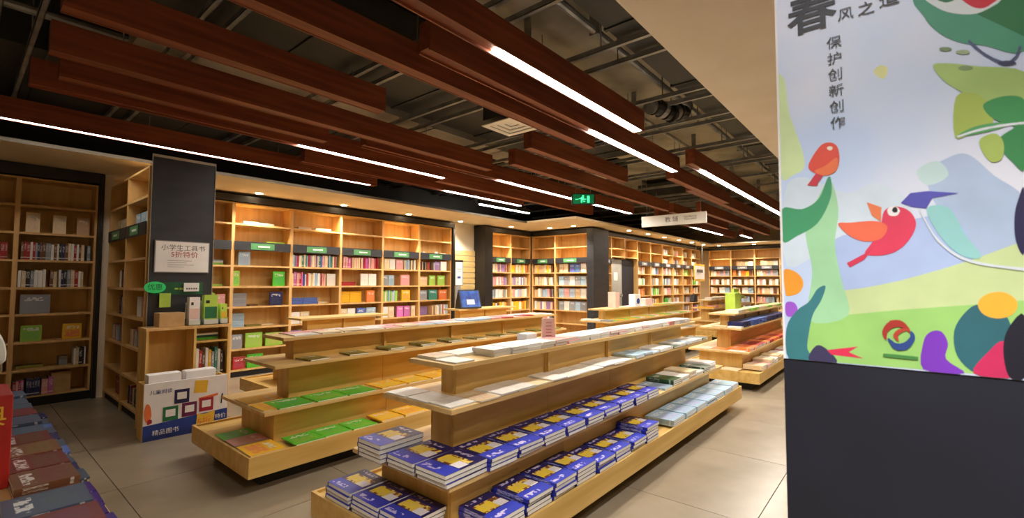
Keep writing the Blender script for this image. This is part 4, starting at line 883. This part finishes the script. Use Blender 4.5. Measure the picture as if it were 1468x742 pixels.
# exit sign
t = thing('exit_sign', 'green running man exit sign hanging from the ceiling', 'sign', (6.50, 3.95, 2.68), math.radians(-50))
MB().mat('black_metal').box(-.19, .19, -.012, .012, -.08, .10).build('case', t); MB().mat('exit_green').box(-.17, .17, -.015, -.012, -.065, .085).build('face', t)
m = MB().mat('exit_white'); q = -.0165
m.box(-.02, .01, q, -.015, .045, .07).box(-.04, .01, q, -.015, -.01, .04).box(-.07, -.04, q, -.015, .01, .02).box(.01, .045, q, -.015, .0, .012).box(-.04, -.02, q, -.015, -.05, -.01).box(-.005, .03, q, -.015, -.035, -.022).box(.06, .10, q, -.015, -.05, .06).box(-.13, -.08, q, -.015, .0, .01); m.build('running_figure', t)
MB().mat('galvanised').cyl((-.12, 0, .10), (-.12, 0, .85), .004, n=6).cyl((.12, 0, .10), (.12, 0, .85), .004, n=6).build('hanger_rod', t)
# hanging section sign
t = thing('section_sign', 'long white hanging sign with grey lettering before the distant beams', 'sign', (8.46, 3.24, 2.40))
B('white_plastic', -.02, .02, -.60, .60, 0, .20).build('panel', t, bevel=.003)
text('教 辅', .11, 'ink_grey', 'lettering', t, (-.021, .02, .10), '-y'); text('TEXTBOOK\nTEACHING', .045, 'ink_grey', 'lettering', t, (-.021, -.32, .11), '-y')
MB().mat('galvanised').cyl((0, -.5, .2), (0, -.5, 1.14), .004, n=6).cyl((0, .5, .2), (0, .5, 1.14), .004, n=6).build('hanger_rod', t)
# downlights over the bookcases, then the added fill lamps
dl = MB().mat('white_plastic').cyl((0, 0, -.004), (0, 0, .0), .062, n=20).mesh('trim_ring'); dg = MB().mat('downlight_glow').cyl((0, 0, -.008), (0, 0, -.0041), .046, n=20).mesh('lens')
pts = [(x, 7.10, 2.62, 1) for x in (2.80, 4.13, 5.46, 6.79)] + [(8.2, 6.9, 2.62, 1), (8.95, 6.35, 2.62, 1), (8.95, 5.7, 2.62, 1)] + [(10.6+k*1.1, 5.15, 2.62, 1) for k in range(6)] + [(16.95, 4.9-k*1.1, 2.62, 1) for k in range(4)]
for k, (x, y, z, p) in enumerate(pts):
    t = thing('downlight', f"round recessed downlight in the plaster soffit, {ORD[k]} from the left", 'lamp', (x, y, z-.0005), 0, 'recessed downlights above the bookcases')
    for nm, me in (('trim_ring', dl), ('lens', dg)):
        o = bpy.data.objects.new(nm, me); COL.objects.link(o); o.parent = t
    spot(x, y, z-.03, DOWN)
for k, (x, y) in enumerate(((.2, -.5), (.3, .15), (3.6, .2), (6.0, .2), (9.0, .2), (-2.0, .2), (1.0, -1.8))):  # out-of-view lamps added as fill for tables, floor and bulkhead
    t = thing('downlight', f"unseen downlight added as fill in the lowered ceiling over the near aisle, {ORD[k]} of seven", 'lamp', (x, y, 2.5995))
    for nm, me in (('trim_ring', dl), ('lens', dg)):
        o = bpy.data.objects.new(nm, me); COL.objects.link(o); o.parent = t
    if k == 1: spot(.30, .15, 2.56, 10, (.95, .97, 1), 75, (1.3, -.12, -.9))  # extra unseen spot added only to brighten the poster
    spot(x, y, 2.57, 36, (1, .95, .88), 130)
